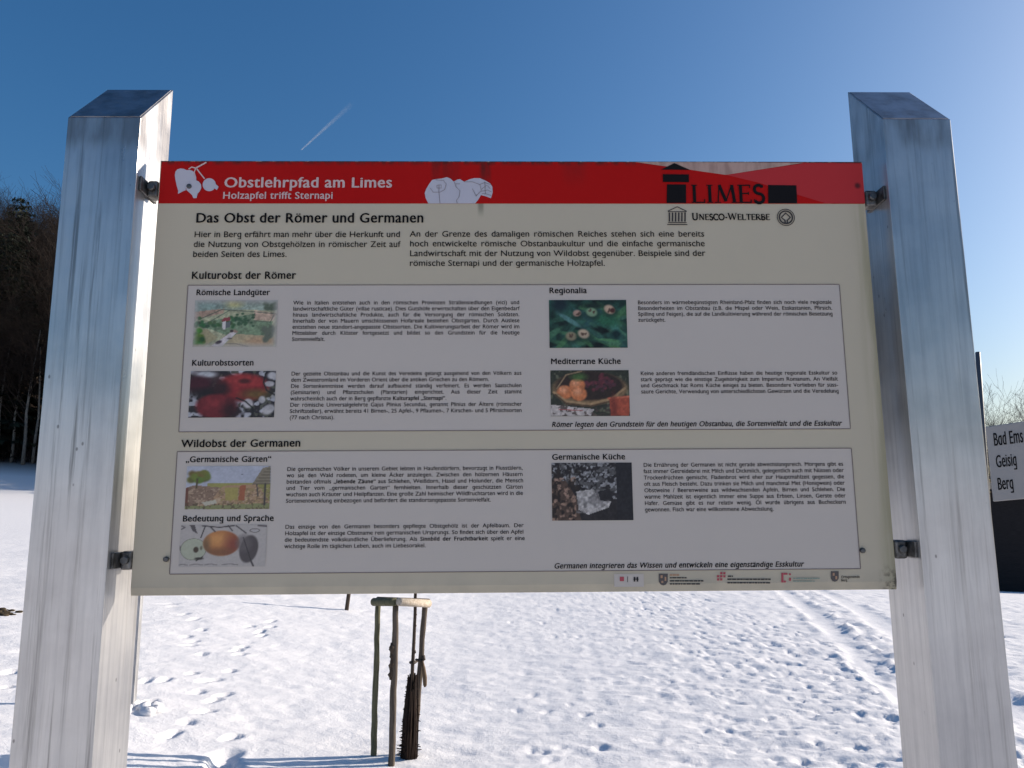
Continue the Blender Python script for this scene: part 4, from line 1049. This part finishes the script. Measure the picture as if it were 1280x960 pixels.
# strap from stake to trunk with a dangling end
tr0 = ground_at(508, 957); trd = (S2[1] + S3[1]) / 2 + 0.02
def trp(px, py): return Vector(at_y(px, py, trd))
q3 = Vector(S3).lerp(Vector(T3), (942 - 826) / (942 - 756)); qt = trp(516, 828)
m_ = MB()
ring = [(q3 + Vector((.026 * math.cos(a), .026 * math.sin(a), 0.004 * math.sin(2 * a)))) for a in np.linspace(0, 2 * math.pi, 13)]
m_.tube(ring, [.008] * 13, 6); ring = [(qt + Vector((.017 * math.cos(a), .017 * math.sin(a), 0.0))) for a in np.linspace(0, 2 * math.pi, 11)]
m_.tube(ring, [.009] * 11, 6); m_.tube([qt, (qt + q3) / 2 + Vector((0, 0, -.006)), q3], [.008, .007, .008], 6)
m_.tube([q3 + Vector((.024, -.012, .03)), q3 + Vector((.03, -.02, 0))], [.012, .012], 6)
m_.build('strap', STRAP, sup)
m_ = MB(); e = q3 + Vector((.022, -.026, 0))
m_.tube([e + Vector((-.004, 0, 0)), e + Vector((.008, -.004, -.05)), e + Vector((.016, 0, -.11)), e + Vector((.018, 0, -.16)), e + Vector((.017, 0, -.172))], [.008, .012, .015, .013, .006], 8)
m_.build('strap_end', wood('dry_strap_end', (0.08, 0.055, 0.035), (0.2, 0.14, 0.09)), sup)

def branch_tree(mb_trunk, mb_twig, base, height, r0, seed, spread=0.9, levels=4, first=0.3, nb=(7, 5, 4, 3), up=0.35, lean=Vector((0, 0, 0)), minr=0.0015, sides=(9, 6, 4, 3)):
    r_ = random.Random(seed)
    def grow_(p, d, L, r, lvl):
        n_ = 5 if lvl < 2 else 3
        pts = [p.copy()]; rad = [r]; dd = d.copy()
        for i in range(n_):
            dd = (dd + Vector((r_.uniform(-1, 1), r_.uniform(-1, 1), r_.uniform(-.6, .9))) * (0.10 + 0.08 * lvl) + Vector((0, 0, up * 0.12 * (lvl > 0)))).normalized()
            p = p + dd * (L / n_); pts.append(p.copy()); rad.append(max(minr, r * (1 - (0.75 if lvl else 0.8) * (i + 1) / n_)))
        (mb_trunk if lvl == 0 else mb_twig).tube(pts, rad, sides[min(lvl, 3)], cap=(lvl < 1))
        if lvl + 1 >= levels: return
        cnt = nb[lvl]
        for j in range(cnt):
            s = first + (1 - first) * (j + r_.uniform(.1, .9)) / cnt if lvl == 0 else r_.uniform(.2, 1)
            k_ = min(int(s * n_), n_ - 1); f_ = s * n_ - k_
            q = pts[k_].lerp(pts[k_ + 1], f_); rq = rad[k_] * (1 - f_) + rad[k_ + 1] * f_
            t = (pts[k_ + 1] - pts[k_]).normalized()
            az = r_.uniform(0, 2 * math.pi) + j * 2.4
            side = t.orthogonal().normalized(); side.rotate(Matrix.Rotation(az, 3, t))
            nd_ = (t * r_.uniform(.45, .9) + side * spread * r_.uniform(.6, 1.1)).normalized()
            LL = L * (r_.uniform(.38, .6) * (1.15 - 0.5 * s) if lvl == 0 else r_.uniform(.4, .65))
            grow_(q, nd_, LL, max(minr, rq * r_.uniform(.45, .65)), lvl + 1)
    d0 = (Vector((0, 0, 1)) + lean).normalized()
    grow_(Vector(base), d0, height, r0, 0)

# sapling
sap = empty('young_tree', (float(tr0[0]), float(trd), gz(tr0[0], trd)))
tag(sap, 'slim young fruit tree with a dark reed trunk guard tied to the stakes', 'young tree')
basep = Vector((tr0[0], trd, gz(tr0[0], trd) - 0.05))
pts = [basep, trp(512, 900), trp(515, 850), trp(516, 828), trp(517.5, 800), trp(519, 765), trp(519.2, 745)]
topd = pts[-1]
m_ = MB(); m_.tube(pts, [.015, .014, .0125, .012, .0115, .011, .0105], 9)
for (px, py, r_) in ((517, 803, .017), (518.5, 782, .0145), (519, 768, .0145), (518, 815, .014)):
    q = trp(px, py); m_.tube([q + Vector((-.006, -.002, -.012)), q + Vector((.004, -.004, 0)), q + Vector((.002, 0, .012))], [.006, r_ * .7, .006], 8)
tw_ = MB()
branch_tree(m_, tw_, topd - Vector((0, 0, 0.004)), 1.0, 0.0105, 5, spread=.8, nb=(8, 4, 3, 2), levels=3, first=.35, minr=.0018)
m_.build('trunk', BARK, sap); tw_.build('branches', BARK, sap)
# reed guard : a leaning bundle of strips with broken ends
m_ = MB(); r2 = random.Random(12)
gtop = trp(516, 846); gb = basep + Vector((0, 0, .02))
for i in range(46):
    a = 2 * math.pi * i / 46 + r2.uniform(-.05, .05)
    rb = .050 * r2.uniform(.75, 1.12); rt = .023 * r2.uniform(.7, 1.3)
    h = r2.uniform(.84, 1.05)
    p0_ = gb + Vector((rb * math.cos(a), rb * math.sin(a), 0)); p1_ = gb.lerp(gtop, h) + Vector((rt * math.cos(a) * 1.1, rt * math.sin(a), 0))
    mid = p0_.lerp(p1_, .5) + Vector((r2.uniform(-.014, .014), r2.uniform(-.014, .014), 0)) + Vector((math.cos(a), math.sin(a), 0)) * .001
    m_.tube([p0_, mid, p1_], [.0062, .006, .0042], 5)
    if math.cos(a) < -.45 or i % 6 == 0:
        for j in range(11):
            s = (j + r2.random()) / 9 * .95; q = p0_.lerp(p1_, s) if s < 1 else p1_
            ln = r2.uniform(.016, .040) * (1.3 - s)
            m_.tube([q, q + Vector((math.cos(a), math.sin(a) * .4, r2.uniform(-.4, .4))) * ln], [.0042, .0022], 4)
m_.build('trunk_guard', REED, sap)

# more distant stake and grey pole
p = ground_at(433, 764.5); t = at_y(437, 735, p[1]); m_ = MB()
zz = gz(p[0], p[1]); d = Vector((t[0] - p[0], 0, t[2] - p[2])).normalized()
root = empty('wooden_stake', (float(p[0]), float(p[1]), zz)); tag(root, 'thin dark wooden stake standing alone in the snow just below the board', 'stake')
m_.tube([Vector(p) - d * .2, Vector(p) + d * .25, Vector(p) + d * .55, Vector(p) + d * .75], [.03, .029, .027, .024], 9)
sk = m_.build('shaft', BARK, root)
m_ = MB(); q = Vector(p) + d * .6; m_.tube([q + Vector((.034 * math.cos(a), .034 * math.sin(a), 0)) for a in np.linspace(0, 2 * math.pi, 11)], [.012] * 11, 6); m_.build('tie', STRAP, root)
p = ground_at(164, 884); zz = gz(p[0], p[1])
root = empty('metal_pole', (float(p[0]), float(p[1]), zz)); tag(root, 'slim grey metal pole half hidden behind the left silver post', 'pole')
PG = Mat('grey_galvanised', (0.36, 0.36, 0.37), 0.5, 0.6); PG.base(PG.ramp(PG.noise(PG.coord((30, 30, 4)), 2, 4), [(0.35, (0.26, 0.26, 0.27)), (0.65, (0.44, 0.44, 0.45))]))
m_ = MB(); xx_ = p[0]; m_.box(xx_ - .024, xx_ + .024, p[1] - .024, p[1] + .024, zz - .3, zz + 2.0); shf = m_.build('shaft', PG.m, root, bevel=.004)
m_ = MB(); m_.box(xx_ - .027, xx_ + .027, p[1] - .027, p[1] + .027, zz + 2.001, zz + 2.02); m_.build('end_cap', BOLT, root, bevel=.004)
# snow heaped round the pole foot
m_ = MB()
def lumps(mb, c, n, R0, r0, r1, seed, flat=.6):
    r_ = random.Random(seed)
    for i in range(n):
        a = r_.uniform(0, 6.28); rad = R0 * math.sqrt(r_.random()); x, y = c[0] + rad * math.cos(a), c[1] + rad * math.sin(a); rr = r_.uniform(r0, r1)
        z = gz(x, y); vs_, fs = [], []
        nu, nv = 8, 5
        for j in range(nv + 1):
            for k_ in range(nu):
                th = math.pi * j / nv; ph = 2 * math.pi * k_ / nu; w = rr * r_.uniform(.8, 1.15)
                vs_.append((x + w * math.sin(th) * math.cos(ph), y + w * math.sin(th) * math.sin(ph), z + rr * .2 + w * flat * math.cos(th)))
        for j in range(nv):
            for k_ in range(nu): fs.append((j * nu + k_, j * nu + (k_ + 1) % nu, (j + 1) * nu + (k_ + 1) % nu, (j + 1) * nu + k_))
        mb.mesh(vs_, fs, True)
c_ = (p[0] + .08, p[1] - .03)
lumps(m_, c_, 11, .12, .025, .06, 4)
o = m_.build('snow_clods', sm.m); tag(o, 'small white clods of snow heaped at the foot of the grey pole', 'snow clods', kind='stuff')
# bare turned earth on the far left
p = ground_at(6, 769); m_ = MB(); lumps(m_, (p[0] - .2, p[1]), 46, .30, .02, .05, 8, .3)
ER = wood('bare_earth', (0.02, 0.016, 0.010), (0.085, 0.062, 0.038), (12, 12, 12))
o = m_.build('earth_clods', ER); tag(o, 'brown clods of bare earth poking through the snow at the far left', 'earth clods', kind='stuff')

# ------------------------------------------------------------------ dark timber shed on the right
sy0 = 30.0; SX0, SX1, SD, SH = 18.2, 27.0, 5.0, 3.7
zb_ = hz(SX0 + .5, sy0) - 0.02
shed = empty('shed', (SX0, sy0, zb_)); tag(shed, 'dark timber shed beyond the snow under the white direction sign', 'shed')
TB = wood('dark_tarred_boards', (0.010, 0.009, 0.010), (0.028, 0.025, 0.026), (2, 2, 40))
m_ = MB(); nbd = 17; hb = (SH + .5) / nbd
for i in range(nbd):
    za_ = zb_ - .5 + i * hb
    m_.box(SX0, SX1, sy0 - .002 * (i % 3), sy0 + .03, za_, za_ + hb - .004)
m_.box(SX0 + .03, SX1 - .03, sy0 + .031, sy0 + SD, zb_ - .5, zb_ + SH - .01)
m_.build('wall', TB, shed)
m_ = MB(); m_.mesh([(SX0 - .3, sy0 - .4, zb_ + SH), (SX1 + .3, sy0 - .4, zb_ + SH), (SX1 + .3, sy0 + SD + .3, zb_ + SH + .45), (SX0 - .3, sy0 + SD + .3, zb_ + SH + .45),
                    (SX0 - .3, sy0 - .4, zb_ + SH + .1), (SX1 + .3, sy0 - .4, zb_ + SH + .1), (SX1 + .3, sy0 + SD + .3, zb_ + SH + .55), (SX0 - .3, sy0 + SD + .3, zb_ + SH + .55)],
                   [(0, 3, 2, 1), (4, 5, 6, 7), (0, 1, 5, 4), (1, 2, 6, 5), (2, 3, 7, 6), (3, 0, 4, 7)])
m_.build('roof', TB, shed, bevel=.01)
m_ = MB(); m_.box(SX0 + 3.2, SX0 + 4.1, sy0 - .035, sy0 - .006, zb_ + .02, zb_ + 2.0); dr = m_.build('door', TB, shed, bevel=.005)
m_ = MB(); m_.box(SX0 + 3.3, SX0 + 3.36, sy0 - .07, sy0 - .036, zb_ + .95, zb_ + 1.1); m_.build('handle', BOLT, dr)

# ------------------------------------------------------------------ trees
TWIG = wood('bare_twigs', (0.010, 0.007, 0.006), (0.026, 0.018, 0.014), (3, 3, 1))
NEEDLE = Mat('dark_needles', (0.012, 0.022, 0.012), 0.75, spec=0.2)
NEEDLE.base(NEEDLE.ramp(NEEDLE.noise(NEEDLE.coord(), 0.9, 4), [(0.35, (0.006, 0.009, 0.006)), (0.65, (0.016, 0.021, 0.011))]))
PALEBARK = wood('pale_bark', (0.05, 0.047, 0.042), (0.20, 0.19, 0.17), (4, 4, 1))
def bare_proto(seed, h, r0, bark, twigmat, nb=(16, 10, 7, 4)):
    root = empty('bare_tree', (0, 0, 0)); a, b = MB(), MB()
    branch_tree(a, b, (0, 0, -.4), h, r0, seed, spread=.75, nb=nb, levels=4, first=.28, minr=.012, sides=(8, 5, 3, 3), up=.5)
    a.build('trunk', bark, root); b.build('crown', twigmat, root); HT[root.name] = max(q[2] for q in b.v); return root
HT = {}
def conifer_proto(seed, h, r0):
    r_ = random.Random(seed); root = empty('conifer', (0, 0, 0)); a, b = MB(), MB()
    a.tube([(0, 0, -.4), (0, 0, h * .5), (0, 0, h * .99)], [r0, r0 * .5, .015], 8); a.build('trunk', TWIG, root)
    z = h * .12
    while z < h * .99:
        s = 1 - (z - h * .12) / (h * .88); Lm = 0.45 + h * .19 * s ** .8
        for k_ in range(9 if s > .3 else 10):
            az = r_.uniform(0, 6.28); L = Lm * r_.uniform(.6, 1.1); droop = -.25 - .25 * s
            dirv = Vector((math.cos(az), math.sin(az), droop)); side = Vector((-math.sin(az), math.cos(az), 0))
            n_ = max(4, int(L * 2.6))
            for j in range(n_):
                f_ = (j + .6) / n_; c0 = Vector((0, 0, z)) + dirv * (L * f_) + Vector((0, 0, .18 * L * f_ * f_))
                w = L * .22 * (1.2 - f_) + .24
                for sg in (-1, 1):
                    e_ = c0 + side * (sg * w * r_.uniform(.6, 1.1)) + dirv * (.15 * L) + Vector((0, 0, r_.uniform(-.35, .1)))
                    e2 = c0 + side * (sg * w * .5) + dirv * (.3 * L * r_.uniform(.4, 1)) + Vector((0, 0, r_.uniform(-.3, .15)))
                    b.poly([c0, e_, e2])
        z += h * .022 * r_.uniform(.8, 1.3) + .05
    b.build('crown', NEEDLE.m, root); HT[root.name] = h; return root
P_BARE = [bare_proto(21, 20, .26, BARK, TWIG), bare_proto(33, 23, .30, PALEBARK, TWIG), bare_proto(47, 17, .2, BARK, TWIG)]
TWIGG = wood('grey_twigs', (0.030, 0.030, 0.033), (0.065, 0.064, 0.068), (3, 3, 1))
P_GREY = [bare_proto(33, 23, .30, TWIGG, TWIGG), bare_proto(21, 20, .26, TWIGG, TWIGG), bare_proto(47, 17, .2, TWIGG, TWIGG)]
P_CON = [conifer_proto(5, 24, .28), conifer_proto(9, 19, .24)]
used = set()
def place(pr, x, y, s, rot, label, cat, group):
    if pr.name not in used: o = pr; used.add(pr.name)
    else: o = copy_tree(pr)
    o.location = (x, y, hz(x, y)); o.scale = (s, s, s * random.uniform(.95, 1.05)); o.rotation_euler = (0, 0, rot)
    return tag(o, label, cat, group)
GW = 'trees of the dark wood behind the field'
LB = 'tall leafless tree crowded in the dark wood'; LC = 'dark evergreen conifer crowded in the dark wood'
rt = random.Random(19)
# conspicuous conifer whose pointed top rises above the wood
yc = 80.0; tp = at_y(27, 237, yc); 
xx_ = float(tp[0]); hc = float(tp[2]) - hz(xx_, yc)
place(P_CON[0], xx_, yc, hc / 24.0, .3, 'tallest dark conifer whose tip sticks out above the wood at the far left', 'conifer', None)
rows = []
for i in range(64):
    x = -112 + i * 2.35 + rt.uniform(-.8, .8); row = i % 3
    y = FOREST_Y + 1.5 + row * 4.5 + rt.uniform(-1.2, 1.2)
    rows.append((x, y, row))
for i in range(84):
    y = 92 + rt.random() * 60; x = y * rt.uniform(-.74, -.52)
    rows.append((x, y, 3))
def sky_limit(x, y, margin=0):
    """tallest top (z) that stays under the wood's outline seen over the board"""
    pxl = 640 + FPX * (x / y - YAW)
    lim = np.interp(pxl, [-900, -200, 0, 18, 40, 55, 75, 130, 300, 700, 1000, 1180], [200, 215, 243, 246, 262, 262, 246, 262, 300, 400, 500, 560])
    return float(at_y(pxl, lim, y)[2])
for i, (x, y, row) in enumerate(rows):
    if abs(x - xx_) < 1.3 and abs(y - yc) < 2.5: continue
    if x > 30: continue
    top = sky_limit(x, y); g0 = hz(x, y); hmax = top - g0
    con = rt.random() < (.92 if x > -36 else .5)
    pxl = 640 + FPX * (x / y - YAW)
    if 38 < pxl < 110: con = False
    pr = rt.choice(P_CON) if con else rt.choice(P_BARE)
    ph = HT[pr.name]
    hh_ = max(5, hmax * rt.uniform(.82, 1.0) * (0.93 if con else 1.0))
    place(pr, x, y, hh_ / ph * (.96 if con else 1.12), rt.uniform(0, 6.28), LC if con else LB, 'conifer' if con else 'tree', GW)
for (px, y) in ((4, 75.2), (22, 75.6), (36, 75.0), (48, 75.7), (-14, 75.3), (-40, 75.5)):
    x = y * ((px - 640) / FPX + YAW); h = (sky_limit(x, y) - hz(x, y)) * rt.uniform(.55, .8)
    place(P_BARE[1], x, y, h / HT[P_BARE[1].name], rt.uniform(0, 6.28), LB, 'tree', GW)
# low dark brushwood along the wood edge
m_ = MB(); r_ = random.Random(77)
for i in range(6000):
    x = r_.uniform(-100, 28); y = FOREST_Y + r_.uniform(-.6, 4.5); z = hz(x, y) - .05; L = r_.uniform(.8, 4.4)
    d = Vector((r_.uniform(-.7, .7), r_.uniform(-.7, .7), 1)).normalized()
    m_.tube([Vector((x, y, z)), Vector((x, y, z)) + d * L * .5, Vector((x, y, z)) + (d + Vector((r_.uniform(-.4, .4), 0, -.1))) * L], [.03, .02, .006], 3, cap=False)
    for q in range(3):
        c0 = Vector((x, y, z)) + d * L * r_.uniform(.15, .95); w = r_.uniform(.1, .3)
        m_.poly([c0 + Vector((r_.uniform(-w, w), r_.uniform(-w, w), r_.uniform(-w, w))) for _ in range(3)])
o = m_.build('brushwood', TWIG); tag(o, 'low dark brushwood growing along the edge of the wood', 'brushwood', kind='stuff')
# pale leafless trees far off on the right, over the direction sign
for (px, py, yy, pr, lab) in ((1236, 488, 62, P_GREY[0], 'leafless tree with the tallest thin fork just right of the dark pole'),
                              (1252, 503, 66, P_GREY[1], 'dense rounded leafless tree standing in the middle above the direction sign'),
                              (1270, 504, 72, P_GREY[2], 'faint leafless tree at the right edge above the direction sign')):
    t = at_y(px, py, yy); x = float(t[0]); h = float(t[2]) - hz(x, yy)
    ph = HT[pr.name]
    place(pr, x, yy, h / ph * 1.12, rt.uniform(0, 6), lab, 'tree', 'leafless trees over the direction sign')

# ------------------------------------------------------------------ contrail
ct = Mat('contrail_vapour', (1, 1, 1), 1.0)
nt = ct.t; nt.nodes.remove(ct.b)
tr = ct.n('ShaderNodeBsdfTransparent'); df = ct.n('ShaderNodeBsdfTranslucent'); d2 = ct.n('ShaderNodeBsdfDiffuse'); mixd = ct.n('ShaderNodeMixShader'); mixs = ct.n('ShaderNodeMixShader')
df.inputs[0].default_value = (.95, .95, .95, 1); d2.inputs[0].default_value = (.95, .95, .95, 1); mixd.inputs[0].default_value = .5
ct.l(df.outputs[0], mixd.inputs[1]); ct.l(d2.outputs[0], mixd.inputs[2])
tc = ct.n('ShaderNodeTexCoord'); sxx = ct.sep(tc.outputs['Generated'])[0]
fade = ct.maprange(sxx, 0.0, 1.0, .36, 0.0, False); lw = ct.n('ShaderNodeLayerWeight'); lw.inputs[0].default_value = .5
soft = ct.math('POWER', ct.math('SUBTRACT', 1.0, lw.outputs['Facing']), 1.6)
nn_ = ct.maprange(ct.noise(ct.coord((.03, .03, .03)), 1.0, 3), .3, .7, .6, 1.0)
ct.l(ct.math('MULTIPLY', ct.math('MULTIPLY', fade, soft), nn_), mixs.inputs[0]); ct.l(tr.outputs[0], mixs.inputs[1]); ct.l(mixd.outputs[0], mixs.inputs[2])
ct.l(mixs.outputs[0], nt.nodes['Material Output'].inputs[0])
A_ = Vector(at_y(376.5, 187.5, 3000)); B_ = Vector(at_y(441, 129, 3150)); m_ = MB()
pts = [A_.lerp(B_, s) for s in np.linspace(0, 1, 16)]
m_.tube(pts, [2.2 + 10 * s for s in np.linspace(0, 1, 16)], 16, cap=False)
o = m_.build('contrail', ct.m); tag(o, 'short thin white contrail in the blue sky above the board', 'contrail', kind='stuff')
